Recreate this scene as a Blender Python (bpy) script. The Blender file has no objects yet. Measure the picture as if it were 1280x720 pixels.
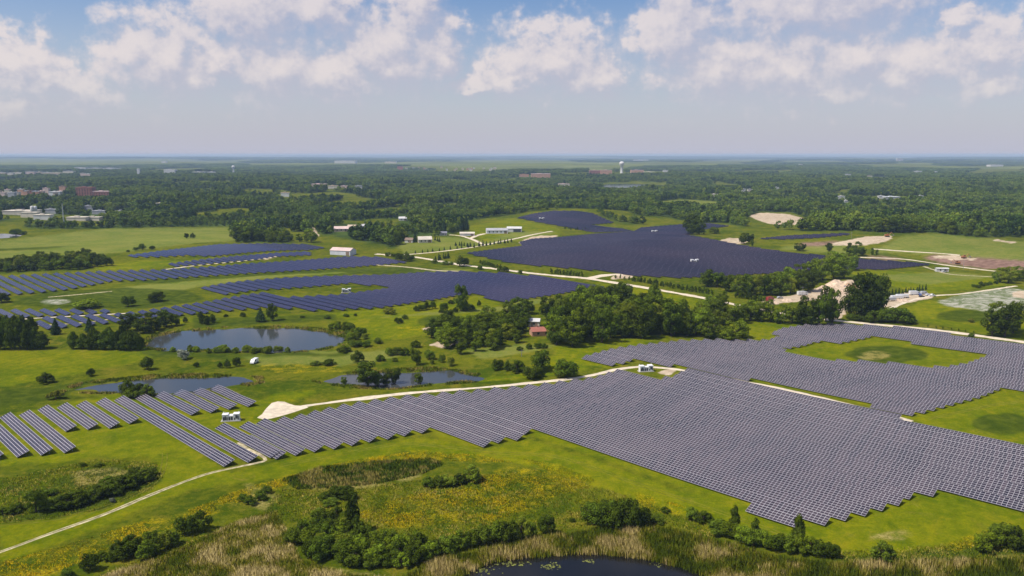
import bpy, math, random
import numpy as np
from mathutils import Vector

sc = bpy.context.scene
random.seed(7)
RNG = np.random.default_rng(7)
rad = math.radians

# ------------------------------------------------------------------ camera
F, HC = 1005.0, 110.0                 # focal length in px of a 1280 px wide frame, flying height (m)
PITCH = math.atan(167.0 / F)
cam_d = bpy.data.cameras.new('camera')
cam_d.sensor_width = 36.0
cam_d.lens = 36.0 * F / 1280.0
cam_d.clip_start = 1.0
cam_d.clip_end = 400000.0
cam = bpy.data.objects.new('camera', cam_d)
sc.collection.objects.link(cam)
cam.location = (0, 0, HC)
cam.rotation_euler = (math.pi / 2 - PITCH, 0, 0)
sc.camera = cam

# ------------------------------------------------------------------ render settings
sc.render.engine = 'CYCLES'
sc.cycles.use_denoising = True
sc.cycles.max_bounces = 5
sc.cycles.diffuse_bounces = 2
sc.cycles.glossy_bounces = 2
sc.cycles.transmission_bounces = 3
sc.cycles.volume_bounces = 0
sc.cycles.transparent_max_bounces = 4
sc.cycles.sample_clamp_indirect = 4.0
sc.view_settings.view_transform = 'Standard'
sc.view_settings.look = 'None'
sc.view_settings.gamma = 1.0
sc.view_settings.exposure = 0.30

SUN_AZ = math.atan2(-0.93, -0.36)     # direction the light comes from (x, y): behind-left of the camera
SUN_EL = rad(57)


def pix_dir(px, py):
    u = (px - 640.0) / F
    v = (360.0 - py) / F
    d = np.array([u, math.cos(PITCH) + v * math.sin(PITCH), -math.sin(PITCH) + v * math.cos(PITCH)])
    return d / np.linalg.norm(d)


class NT:
    """small helper for node trees"""
    def __init__(s, tree):
        s.t = tree

    def n(s, typ, ins=None, **kw):
        nd = s.t.nodes.new(typ)
        for k, v in kw.items():
            setattr(nd, k, v)
        for k, v in (ins or {}).items():
            if isinstance(v, bpy.types.NodeSocket):
                s.t.links.new(v, nd.inputs[k])
            else:
                nd.inputs[k].default_value = v
        return nd

    def math(s, op, a, b=0.0, c=None, clamp=False):
        ins = {0: a, 1: b}
        if c is not None:
            ins[2] = c
        return s.n('ShaderNodeMath', ins, operation=op, use_clamp=clamp).outputs[0]

    def vmath(s, op, a, b=(0, 0, 0)):
        nd = s.n('ShaderNodeVectorMath', {0: a, 1: b}, operation=op)
        return nd.outputs['Value'] if op in ('LENGTH', 'DOT_PRODUCT', 'DISTANCE') else nd.outputs['Vector']

    def mix(s, f, a, b):
        nd = s.n('ShaderNodeMix', data_type='RGBA')
        for i, v in ((0, f), (6, a), (7, b)):
            if isinstance(v, bpy.types.NodeSocket):
                s.t.links.new(v, nd.inputs[i])
            else:
                nd.inputs[i].default_value = v if i == 0 else (*v, 1.0)
        return nd.outputs[2]

    def noise(s, vec, scale, detail=4.0, rough=0.55, dist=0.0):
        return s.n('ShaderNodeTexNoise', {'Vector': vec, 'Scale': scale, 'Detail': detail,
                                          'Roughness': rough, 'Distortion': dist}).outputs[0]

    def ramp(s, v, lo, hi, smooth=True):
        nd = s.n('ShaderNodeMapRange', {0: v, 1: lo, 2: hi, 3: 0.0, 4: 1.0}, clamp=True)
        if smooth:
            nd.interpolation_type = 'SMOOTHSTEP'
        return nd.outputs[0]


# ------------------------------------------------------------------ world: sky and its cumulus
world = bpy.data.worlds.new('World')
sc.world = world
world.use_nodes = True
world.node_tree.nodes.clear()
W = NT(world.node_tree)
world.cycles.sampling_method = 'NONE'
sky = W.n('ShaderNodeTexSky', sky_type='NISHITA', sun_disc=False)
sky.sun_elevation = SUN_EL
sky.sun_rotation = SUN_AZ
sky.altitude = 100
sky.air_density = 1.0
sky.dust_density = 1.6
sky.ozone_density = 2.0

CLOUDS = [  # centre and radii in px of the 1280 px frame (turned into sky directions), weight
    (205, 78, 62, 36), (232, 98, 44, 20), (320, 18, 64, 34), (405, 8, 46, 26), (350, 92, 66, 40), (418, 98, 60, 34),
    (485, 72, 68, 42), (545, 62, 32, 32), (520, 10, 32, 34), (695, 80, 72, 34), (640, 98, 54, 18), (740, 100, 50, 22),
    (852, 44, 48, 46), (1030, 4, 120, 34), (900, 88, 74, 38), (985, 92, 86, 42), (1075, 78, 58, 40), (1140, 92, 60, 34),
    (1236, 68, 52, 32), (1252, 112, 46, 18), (26, 84, 40, 26), (108, 120, 44, 18), (18, 130, 42, 18), (1201, 18, 16, 12),
    (60, 104, 40, 16), (270, 78, 30, 18), (1030, 120, 60, 18), (590, 108, 40, 10)]


def cloud_group():
    g = bpy.data.node_groups.new('cloud_field', 'ShaderNodeTree')
    g.interface.new_socket('P', in_out='INPUT', socket_type='NodeSocketVector')
    g.interface.new_socket('Field', in_out='OUTPUT', socket_type='NodeSocketFloat')
    G = NT(g)
    gi = G.n('NodeGroupInput').outputs[0]
    wn = G.n('ShaderNodeTexNoise', {'Vector': G.vmath('MULTIPLY', gi, (1, 1.25, 1)), 'Scale': 0.42, 'Detail': 6.0, 'Roughness': 0.60}).outputs['Color']
    P = G.vmath('ADD', gi, G.vmath('MULTIPLY', G.vmath('SUBTRACT', wn, (0.5, 0.5, 0.5)), (4.6, 4.2, 0)))
    acc = None
    for (cx, cy, rx, ry) in CLOUDS:
        d = pix_dir(cx, cy)
        az, el = math.degrees(math.atan2(d[0], d[1])), math.degrees(math.asin(d[2]))
        k = math.degrees(1.0 / F)
        q = G.vmath('MULTIPLY', G.vmath('SUBTRACT', P, (az, el, 0)), (1 / (rx * 1.25 * k), 1 / (ry * 1.6 * k), 0))
        dist = G.vmath('LENGTH', q)
        acc = dist if acc is None else G.math('SMOOTH_MIN', acc, dist, 0.35)
    inview = G.math('SUBTRACT', 1.0, acc)
    # the same kind of cloud cover all round, outside the photographed sector
    sep = G.n('ShaderNodeSeparateXYZ', {0: P})
    wide = G.noise(G.vmath('MULTIPLY', P, (0.10, 0.16, 0)), 1.0, 2.0, 0.5)
    gen = G.math('MULTIPLY_ADD', wide, 5.0, -2.6)
    low = G.ramp(sep.outputs[1], 2.0, 5.0)
    gen = G.math('MULTIPLY_ADD', low, 1.5, G.math('SUBTRACT', gen, 1.5))
    out = G.math('MAXIMUM', G.ramp(G.math('ABSOLUTE', sep.outputs[0]), 33.0, 37.0), G.ramp(sep.outputs[1], 12.0, 15.0))
    base = G.n('ShaderNodeMix', {0: out, 2: inview, 3: gen}, data_type='FLOAT').outputs[0]
    f2 = G.noise(gi, 1.0, 5.0, 0.55)
    tot = G.math('ADD', G.math('MULTIPLY_ADD', base, 1.0, 0.33), G.math('MULTIPLY', G.math('SUBTRACT', f2, 0.5), 0.8))
    G.n('NodeGroupOutput', {0: tot})
    return g


cg = cloud_group()
tc = W.n('ShaderNodeTexCoord').outputs['Generated']
sx = W.n('ShaderNodeSeparateXYZ', {0: tc})
az = W.math('MULTIPLY', W.math('ARCTAN2', sx.outputs[0], sx.outputs[1]), 57.2958)
el = W.math('MULTIPLY', W.math('ARCSINE', sx.outputs[2]), 57.2958)
P0 = W.n('ShaderNodeCombineXYZ', {0: az, 1: el, 2: 3.7}).outputs[0]


def field(p):
    nd = W.n('ShaderNodeGroup')
    nd.node_tree = cg
    W.t.links.new(p, nd.inputs[0])
    return nd.outputs[0]


f0 = field(P0)
fs = field(W.vmath('ADD', P0, (-0.55, 1.0, 0)))
lit = W.ramp(W.math('SUBTRACT', f0, fs), -0.28, 0.55)
soft = W.math('MULTIPLY_ADD', lit, -0.72, 1.25)       # crisp sunlit tops, vague shaded bases
alpha = W.n('ShaderNodeMapRange', {0: f0, 1: 0.0, 2: soft, 3: 0.0, 4: 1.0}, clamp=True, interpolation_type='SMOOTHSTEP').outputs[0]
sk = W.n('ShaderNodeHueSaturation', {'Hue': 0.512, 'Saturation': 1.38, 'Value': 1.0, 'Color': sky.outputs[0]}).outputs[0]
ccol = W.mix(lit, (4.35, 4.25, 5.05), (7.0, 6.2, 6.0))
hz = W.ramp(el, -0.5, 6.0)                   # clouds melt into the haze near the horizon
alpha = W.math('MULTIPLY', alpha, W.math('MULTIPLY_ADD', hz, 0.92, 0.0))
alpha = W.math('MULTIPLY', alpha, 0.86)
low_haze = W.math('POWER', W.math('SUBTRACT', 1.0, W.ramp(el, -1.0, 12.5, False), clamp=True), 1.25)
sk2 = W.mix(W.math('MULTIPLY', low_haze, 0.95), sk, (4.65, 4.65, 5.65))
skc = W.mix(alpha, sk2, ccol)
bg = W.n('ShaderNodeBackground', {'Color': skc, 'Strength': 0.098})
W.n('ShaderNodeOutputWorld', {0: bg.outputs[0]})

# ------------------------------------------------------------------ sun
sun_d = bpy.data.lights.new('sun', 'SUN')
sun_d.energy = 3.9
sun_d.angle = rad(0.53)
sun_d.color = (1.0, 0.95, 0.87)
sun = bpy.data.objects.new('sun', sun_d)
sc.collection.objects.link(sun)
sv = Vector((math.sin(SUN_AZ) * math.cos(SUN_EL), math.cos(SUN_AZ) * math.cos(SUN_EL), math.sin(SUN_EL)))
sun.rotation_euler = sv.to_track_quat('Z', 'Y').to_euler()
sun.location = sv * 300

# ------------------------------------------------------------------ object helpers
COL = sc.collection


def mesh_from(name, verts, faces, mats=None, fm=None, smooth=False):
    """verts (N,3); faces: (M,k) array or list of arrays with k = 3 or 4"""
    me = bpy.data.meshes.new(name)
    if not isinstance(faces, list):
        faces = [faces]
    faces = [np.asarray(f, dtype=np.int32) for f in faces if len(f)]
    verts = np.asarray(verts, dtype=np.float32)
    me.vertices.add(len(verts))
    me.vertices.foreach_set('co', verts.ravel())
    tot = np.concatenate([np.full(len(f), f.shape[1], np.int32) for f in faces])
    idx = np.concatenate([f.ravel() for f in faces])
    me.loops.add(len(idx))
    me.loops.foreach_set('vertex_index', idx)
    me.polygons.add(len(tot))
    st = np.zeros(len(tot), np.int32)
    st[1:] = np.cumsum(tot)[:-1]
    me.polygons.foreach_set('loop_start', st)
    me.polygons.foreach_set('loop_total', tot)
    for m in (mats or []):
        me.materials.append(m)
    if fm is not None:
        me.polygons.foreach_set('material_index', np.asarray(fm, np.int32))
    me.polygons.foreach_set('use_smooth', np.full(len(tot), bool(smooth)))
    me.update(calc_edges=True)
    return me


class MB:
    """collects boxes / prisms / quads into one mesh"""
    def __init__(s):
        s.v, s.f3, s.f4, s.n = [], [], [], 0

    def add(s, verts, quads=(), tris=()):
        for q in quads:
            s.f4.append([i + s.n for i in q])
        for q in tris:
            s.f3.append([i + s.n for i in q])
        s.v += [tuple(p) for p in verts]
        s.n += len(verts)
        return s

    def box(s, x0, x1, y0, y1, z0, z1):
        return s.add([(x0, y0, z0), (x1, y0, z0), (x1, y1, z0), (x0, y1, z0), (x0, y0, z1), (x1, y0, z1), (x1, y1, z1), (x0, y1, z1)],
                     [(3, 2, 1, 0), (4, 5, 6, 7), (0, 1, 5, 4), (1, 2, 6, 5), (2, 3, 7, 6), (3, 0, 4, 7)])

    def bar(s, a, b, r0, r1=None, k=6):
        r1 = r0 if r1 is None else r1
        a, b = Vector(a), Vector(b)
        d = (b - a).normalized()
        t = d.cross(Vector((0, 0, 1)) if abs(d.z) < .9 else Vector((1, 0, 0))).normalized()
        w = d.cross(t)
        vs = []
        for (c, r) in ((a, r0), (b, r1)):
            for i in range(k):
                q = 2 * math.pi * i / k
                vs.append(c + t * (r * math.cos(q)) + w * (r * math.sin(q)))
        vs += [a, b]
        qs = [(i, (i + 1) % k, k + (i + 1) % k, k + i) for i in range(k)]
        ts = [((i + 1) % k, i, 2 * k) for i in range(k)] + [(k + i, k + (i + 1) % k, 2 * k + 1) for i in range(k)]
        return s.add(vs, qs, ts)

    def lathe(s, prof, k=20):
        vs, qs = [], []
        for (r, z) in prof:
            for i in range(k):
                q = 2 * math.pi * i / k
                vs.append((r * math.cos(q), r * math.sin(q), z))
        for j in range(len(prof) - 1):
            for i in range(k):
                qs.append((j * k + i, j * k + (i + 1) % k, (j + 1) * k + (i + 1) % k, (j + 1) * k + i))
        return s.add(vs, qs)

    def mesh(s, name, mat, smooth=False):
        fs = []
        if s.f4:
            fs.append(np.array(s.f4))
        if s.f3:
            fs.append(np.array(s.f3))
        return mesh_from(name, np.array([tuple(p) for p in s.v]), fs, [mat], smooth=smooth)

    def build(s, name, mat, parent=None, smooth=False):
        return link(name, s.mesh(name, mat, smooth), parent)


def link(name, me, parent=None):
    o = bpy.data.objects.new(name, me)
    COL.objects.link(o)
    if parent is not None:
        o.parent = parent
    return o


def tag(o, label=None, cat=None, group=None, kind=None):
    if label:
        o['label'] = label
    if cat:
        o['category'] = cat
    if group:
        o['group'] = group
    if kind:
        o['kind'] = kind
    return o


ONES = ['', 'first', 'second', 'third', 'fourth', 'fifth', 'sixth', 'seventh', 'eighth', 'ninth', 'tenth', 'eleventh', 'twelfth', 'thirteenth', 'fourteenth', 'fifteenth', 'sixteenth', 'seventeenth', 'eighteenth', 'nineteenth']
TENS = {2: 'twent', 3: 'thirt', 4: 'fort', 5: 'fift', 6: 'sixt', 7: 'sevent', 8: 'eight', 9: 'ninet'}


def ordw(n):
    if n < 20:
        return ONES[n]
    t, u = divmod(n, 10)
    return TENS[t] + ('ieth' if u == 0 else 'y-' + ONES[u])


def empty(name, loc, rz=0.0, scale=(1, 1, 1)):
    o = bpy.data.objects.new(name, None)
    COL.objects.link(o)
    o.empty_display_size = 0.5
    o.location = loc
    o.rotation_euler = (0, 0, rz)
    o.scale = scale
    return o


# ------------------------------------------------------------------ materials
def mat(name, col, rough=0.8, spec=0.3, metal=0.0, vary=0.0, vscale=1.0, bump=0.0):
    m = bpy.data.materials.new(name)
    m.use_nodes = True
    m.node_tree.nodes.clear()
    T_ = NT(m.node_tree)
    c = (*col, 1.0)
    ins = {'Roughness': rough, 'Specular IOR Level': spec, 'Metallic': metal}
    if vary:
        pos = T_.n('ShaderNodeTexCoord').outputs['Object']
        nz = T_.noise(pos, vscale, 4.0, 0.6)
        lo = tuple(max(0, x * (1 - vary)) for x in col)
        hi = tuple(x * (1 + vary) for x in col)
        ins['Base Color'] = T_.mix(T_.ramp(nz, 0.3, 0.7), lo, hi)
        if bump:
            ins['Normal'] = T_.n('ShaderNodeBump', {'Strength': bump, 'Distance': 0.3, 'Height': nz}).outputs[0]
    else:
        ins['Base Color'] = c
    b = T_.n('ShaderNodeBsdfPrincipled', ins)
    T_.n('ShaderNodeOutputMaterial', {0: b.outputs[0]})
    return m


def leaf_mat(name, dark, light, odd=None, trans=0.16):
    m = bpy.data.materials.new(name)
    m.use_nodes = True
    m.node_tree.nodes.clear()
    T_ = NT(m.node_tree)
    oi = T_.n('ShaderNodeObjectInfo')
    geo = T_.n('ShaderNodeNewGeometry')
    pos = geo.outputs['Position']
    n1 = T_.noise(pos, 0.9, 3.0, 0.6)
    v = T_.math('ADD', T_.math('MULTIPLY', oi.outputs['Random'], 0.75), T_.math('MULTIPLY', n1, 0.7))
    if name == 'woodland_foliage':
        big = T_.noise(pos, 0.0065, 4.0, 0.6)
        v = T_.math('ADD', v, T_.math('MULTIPLY_ADD', big, 3.4, -1.65))
    c = T_.mix(T_.ramp(v, 0.25, 1.15, False), dark, light)
    rpi = geo.outputs['Random Per Island']
    c = T_.n('ShaderNodeHueSaturation', {'Color': c, 'Value': T_.math('MULTIPLY_ADD', rpi, 0.9, 0.6),
                                         'Hue': T_.math('MULTIPLY_ADD', oi.outputs['Random'], 0.03, 0.487)}).outputs[0]
    if odd:
        r2 = T_.math('FRACT', T_.math('MULTIPLY', oi.outputs['Random'], 17.31))
        c = T_.mix(T_.ramp(r2, 0.8, 0.95), c, odd)
    d = T_.n('ShaderNodeBsdfDiffuse', {0: c})
    t = T_.n('ShaderNodeBsdfTranslucent', {0: c})
    mx = T_.n('ShaderNodeMixShader', {0: trans, 1: d.outputs[0], 2: t.outputs[0]})
    T_.n('ShaderNodeOutputMaterial', {0: mx.outputs[0]})
    return m


M = {}
M['leaf'] = leaf_mat('broadleaf_foliage', (0.034, 0.060, 0.005), (0.155, 0.195, 0.015), (0.20, 0.23, 0.018))
M['leaf_dark'] = leaf_mat('dark_foliage', (0.027, 0.049, 0.004), (0.105, 0.140, 0.011))
M['leaf_light'] = leaf_mat('light_foliage', (0.075, 0.115, 0.006), (0.200, 0.250, 0.016))
M['leaf_yellow'] = leaf_mat('yellow_green_foliage', (0.10, 0.12, 0.012), (0.22, 0.22, 0.02))
M['leaf_pale'] = leaf_mat('silver_foliage', (0.16, 0.18, 0.12), (0.33, 0.35, 0.26))
M['needle'] = leaf_mat('conifer_foliage', (0.018, 0.036, 0.012), (0.048, 0.075, 0.022))
M['woods'] = leaf_mat('woodland_foliage', (0.024, 0.050, 0.008), (0.135, 0.185, 0.022), (0.18, 0.23, 0.025), 0.12)
M['bark'] = mat('bark', (0.10, 0.075, 0.05), 0.95, 0.1, vary=0.4, vscale=6)
M['frame'] = mat('panel_frame_aluminium', (0.385, 0.37, 0.385), 0.5, 0.3)
M['steel'] = mat('galvanised_steel', (0.22, 0.22, 0.23), 0.5, 0.4)
M['white'] = mat('white_paint', (0.80, 0.80, 0.78), 0.5, 0.3, vary=0.06, vscale=0.8)
M['vent'] = mat('vent_and_shade_dark', (0.06, 0.065, 0.07), 0.6, 0.3)
M['glass'] = mat('window_glass', (0.02, 0.025, 0.03), 0.08, 0.6)
M['rubber'] = mat('tyre_rubber', (0.02, 0.02, 0.02), 0.9, 0.1)
M['concrete'] = mat('concrete', (0.38, 0.36, 0.33), 0.9, 0.1, vary=0.2, vscale=1.5)
M['gravel'] = mat('pale_gravel', (0.62, 0.53, 0.39), 0.95, 0.1, vary=0.16, vscale=0.35, bump=0.2)
M['dirt'] = mat('dirt_track', (0.42, 0.36, 0.22), 0.95, 0.1, vary=0.45, vscale=0.5, bump=0.2)
M['sand'] = mat('sand_and_rubble', (0.55, 0.42, 0.30), 0.95, 0.1, vary=0.3, vscale=0.3, bump=0.4)


def panel_mat(name, c0, c1, rough, vs, spec=0.5):
    m = bpy.data.materials.new(name)
    m.use_nodes = True
    m.node_tree.nodes.clear()
    T_ = NT(m.node_tree)
    geo = T_.n('ShaderNodeNewGeometry')
    rpi = geo.outputs['Random Per Island']
    n1 = T_.noise(geo.outputs['Position'], vs, 3.0, 0.6)
    f = T_.math('ADD', T_.math('MULTIPLY', rpi, 0.35), T_.math('MULTIPLY', n1, 0.8))
    c = T_.mix(T_.ramp(f, 0.3, 0.85), c0, c1)
    b = T_.n('ShaderNodeBsdfPrincipled', {'Base Color': c, 'Roughness': rough, 'IOR': 1.5, 'Specular IOR Level': spec})
    T_.n('ShaderNodeOutputMaterial', {0: b.outputs[0]})
    return m


M['cell'] = panel_mat('polycrystalline_cells', (0.020, 0.018, 0.030), (0.062, 0.046, 0.058), 0.17, 0.03)
M['cell_dark'] = panel_mat('dimmed_navy_cells', (0.005, 0.005, 0.014), (0.030, 0.020, 0.032), 0.25, 0.010, 0.28)  # darkened cells: weaker sky reflection on the far arrays put into the colour
M['cell_far'] = panel_mat('dimmed_blue_cells', (0.013, 0.014, 0.042), (0.034, 0.027, 0.056), 0.2, 0.012, 0.35)  # the far rows' different sky reflection, painted as a darker blue


def water_mat(name, col, bump, scale):
    m = bpy.data.materials.new(name)
    m.use_nodes = True
    m.node_tree.nodes.clear()
    T_ = NT(m.node_tree)
    pos = T_.n('ShaderNodeNewGeometry').outputs['Position']
    nz = T_.noise(pos, scale, 3.0, 0.6)
    bp = T_.n('ShaderNodeBump', {'Strength': bump, 'Distance': 0.05, 'Height': nz})
    b = T_.n('ShaderNodeBsdfPrincipled', {'Base Color': (*col, 1), 'Roughness': 0.10, 'IOR': 1.33,
                                          'Specular IOR Level': 0.5, 'Normal': bp.outputs[0]})
    T_.n('ShaderNodeOutputMaterial', {0: b.outputs[0]})
    return m


M['water'] = water_mat('pond_water', (0.050, 0.054, 0.052), 0.10, 0.8)
M['water_dark'] = water_mat('marsh_water', (0.010, 0.010, 0.009), 0.06, 0.8)


def tuft_mat(name):
    m = bpy.data.materials.new(name)
    m.use_nodes = True
    m.node_tree.nodes.clear()
    T_ = NT(m.node_tree)
    a = T_.n('ShaderNodeAttribute', attribute_name='tint')
    d = T_.n('ShaderNodeBsdfDiffuse', {0: a.outputs[0]})
    t = T_.n('ShaderNodeBsdfTranslucent', {0: a.outputs[0]})
    mx = T_.n('ShaderNodeMixShader', {0: 0.08, 1: d.outputs[0], 2: t.outputs[0]})
    T_.n('ShaderNodeOutputMaterial', {0: mx.outputs[0]})
    return m


M['tuft'] = tuft_mat('grass_blades')

# ------------------------------------------------------------------ terrain and photo geometry
POND_PX = {
    'big': [(180, 428), (195, 420), (225, 415), (265, 412), (320, 410), (370, 410.5), (405, 414), (427, 419), (430, 425), (422, 433), (400, 438), (370, 440), (320, 440), (260, 439), (210, 438), (186, 434)],
    'left': [(82, 489), (105, 482), (130, 478), (165, 475), (200, 472), (240, 471), (290, 472), (318, 475), (322, 478), (300, 483), (270, 488), (240, 492), (215, 493), (180, 493), (150, 491), (110, 490)],
    'centre': [(400, 477), (425, 470), (445, 468), (480, 465), (530, 463), (560, 464), (590, 469), (601, 473), (592, 477), (560, 480), (530, 482), (490, 484.5), (455, 485), (425, 482)],
    'near': [(555, 760), (570, 722), (592, 710), (615, 701), (655, 696), (705, 692), (745, 691), (790, 695), (825, 701), (855, 709), (885, 720), (905, 735), (915, 760), (880, 800), (600, 800)],
    'far': [(750, 231), (770, 229.8), (800, 229.8), (830, 231.5), (828, 233.5), (795, 235), (756, 234)],
    'edge': [(-14, 292), (6, 292), (28, 294), (22, 297), (0, 298), (-14, 298)],
}


def base_T(x, y):
    x = np.asarray(x, float)
    y = np.asarray(y, float)
    z = 0.9 * np.sin(x / 47.0 + 1.3) * np.sin(y / 61.0 + 0.4) + 0.8 * np.sin((x + y) / 83.0 + 2.0) + 0.5 * np.sin((x - 0.6 * y) / 38.0)
    m = np.clip((y - 480.0) / 500.0, 0, 1)
    z = z + m * (2.6 * np.sin(x / 95.0 + 0.4) * np.sin(y / 120.0 + 1.0) + 1.2 * np.sin((x * 0.6 + y) / 60.0))
    m2 = np.clip((y - 1500.0) / 2500.0, 0, 1)
    z = z + m2 * (10.0 * np.sin(x / 520.0 + 0.7) * np.sin(y / 610.0) + 4.0 * np.sin((x + 0.5 * y) / 330.0))
    m3 = np.clip((y - 8000.0) / 20000.0, 0, 1)
    z = z + m3 * 42.0 * np.sin(x / 3900.0 + 1.0) * np.sin(y / 4100.0)
    for (cx, cy, sx_, sy_, h) in ((95, 1430, 150, 120, 11), (610, 1120, 190, 130, 14), (330, 980, 260, 130, 4), (-330, 860, 200, 110, 4)):
        z = z + h * np.exp(-((x - cx) / sx_) ** 2 - ((y - cy) / sy_) ** 2)
    return z


def project(x, y, z):
    dz = np.asarray(z, float) - HC
    depth = y * math.cos(PITCH) - dz * math.sin(PITCH)
    up = y * math.sin(PITCH) + dz * math.cos(PITCH)
    depth = np.where(depth > 1.0, depth, 1.0)
    return 640.0 + F * x / depth, 360.0 - F * up / depth


def unproject(px, py, fn):
    d = pix_dir(px, py)
    z = 0.0
    for _ in range(14):
        t = (z - HC) / d[2]
        z = float(fn(d[0] * t, d[1] * t))
    t = (z - HC) / d[2]
    return d[0] * t, d[1] * t


def in_poly(px, py, poly):
    px = np.asarray(px, float)
    py = np.asarray(py, float)
    c = np.zeros(px.shape, bool)
    n = len(poly)
    for i in range(n):
        x0, y0 = poly[i]
        x1, y1 = poly[(i + 1) % n]
        if y0 == y1:
            continue
        k = ((y0 > py) != (y1 > py)) & (px < (x1 - x0) * (py - y0) / (y1 - y0) + x0)
        c ^= k
    return c


def sdist(x, y, poly):
    """signed distance to a world polygon, negative inside"""
    d = np.full(np.shape(x), 1e9)
    n = len(poly)
    for i in range(n):
        ax, ay = poly[i]
        bx, by = poly[(i + 1) % n]
        ex, ey = bx - ax, by - ay
        t = np.clip(((x - ax) * ex + (y - ay) * ey) / (ex * ex + ey * ey + 1e-9), 0, 1)
        d = np.minimum(d, np.hypot(x - ax - t * ex, y - ay - t * ey))
    return np.where(in_poly(x, y, poly), -d, d)


PONDS = {}
for nm, poly in POND_PX.items():
    wp = [unproject(a, b, base_T) for a, b in poly]
    cx = np.mean([p[0] for p in wp]); cy = np.mean([p[1] for p in wp])
    lev = float(np.mean([base_T(*p) for p in wp])) - 0.3
    R = {'far': 200.0, 'edge': 60.0}.get(nm, 26.0)
    # re-cast at the water level so the shore lies on it
    wp2 = []
    for a, b in poly:
        d = pix_dir(a, b); t = (lev - HC) / d[2]
        wp2.append((d[0] * t, d[1] * t))
    PONDS[nm] = dict(poly=wp2, lev=lev, R=R)
PB = {k: (min(q[0] for q in v['poly']) - v['R'], max(q[0] for q in v['poly']) + v['R'],
          min(q[1] for q in v['poly']) - v['R'], max(q[1] for q in v['poly']) + v['R']) for k, v in PONDS.items()}


def T(x, y):
    x = np.asarray(x, float)
    y = np.asarray(y, float)
    z = np.atleast_1d(base_T(x, y)).copy()
    xs, ys = np.atleast_1d(x), np.atleast_1d(y)
    for k, v in PONDS.items():
        b = PB[k]
        m = (xs > b[0]) & (xs < b[1]) & (ys > b[2]) & (ys < b[3])
        if not m.any():
            continue
        s = sdist(xs[m], ys[m], v['poly'])
        s = s + 0.8 * np.sin(xs[m] / 3.1) * np.sin(ys[m] / 2.7) + (2.6 * np.sin(xs[m] / 9.3 + 1.1) * np.sin(ys[m] / 7.7) + 1.6 * np.sin(xs[m] / 5.1 - ys[m] / 6.3) if k in ('big', 'left', 'centre') else 0.0)
        w = np.clip(1 - s / v['R'], 0, 1)
        w = w * w * (3 - 2 * w)
        shore = v['lev'] + np.clip(s, -6, 6) * 0.13
        z[m] = z[m] * (1 - w) + shore * w
    return z if np.ndim(x) else float(z[0])


def G(px, py):
    return unproject(px, py, T)


def G3(px, py, dz=0.0):
    x, y = G(px, py)
    return (x, y, T(x, y) + dz)


def px_scale(y):
    """px per metre at ground distance y"""
    return F / (y * math.cos(PITCH) + HC * math.sin(PITCH))


def vnoise(x, y, s, seed=0):
    """cheap value noise for numpy arrays, 0..1"""
    x = np.asarray(x) / s
    y = np.asarray(y) / s
    xi, yi = np.floor(x).astype(np.int64), np.floor(y).astype(np.int64)
    fx, fy = x - xi, y - yi
    fx = fx * fx * (3 - 2 * fx)
    fy = fy * fy * (3 - 2 * fy)

    def h(a, b):
        n = (a * 374761393 + b * 668265263 + seed * 974634777) & 0x7fffffff
        n = ((n ^ (n >> 13)) * 1274126177) & 0x7fffffff
        return ((n ^ (n >> 16)) & 0xffff) / 65535.0
    return (h(xi, yi) * (1 - fx) + h(xi + 1, yi) * fx) * (1 - fy) + (h(xi, yi + 1) * (1 - fx) + h(xi + 1, yi + 1) * fx) * fy


def fbm(x, y, s, seed=0, o=4):
    v, a, t = 0.0, 1.0, 0.0
    for i in range(o):
        v = v + a * vnoise(x, y, s / 2 ** i, seed + i * 17)
        t += a
        a *= 0.55
    return v / t



# ------------------------------------------------------------------ zones traced on the photograph (px of the 1280 x 720 frame)
def ell(cx, cy, rx, ry, n=18):
    return [(cx + rx * math.cos(2 * math.pi * i / n), cy + ry * math.sin(2 * math.pi * i / n)) for i in range(n)]


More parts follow.
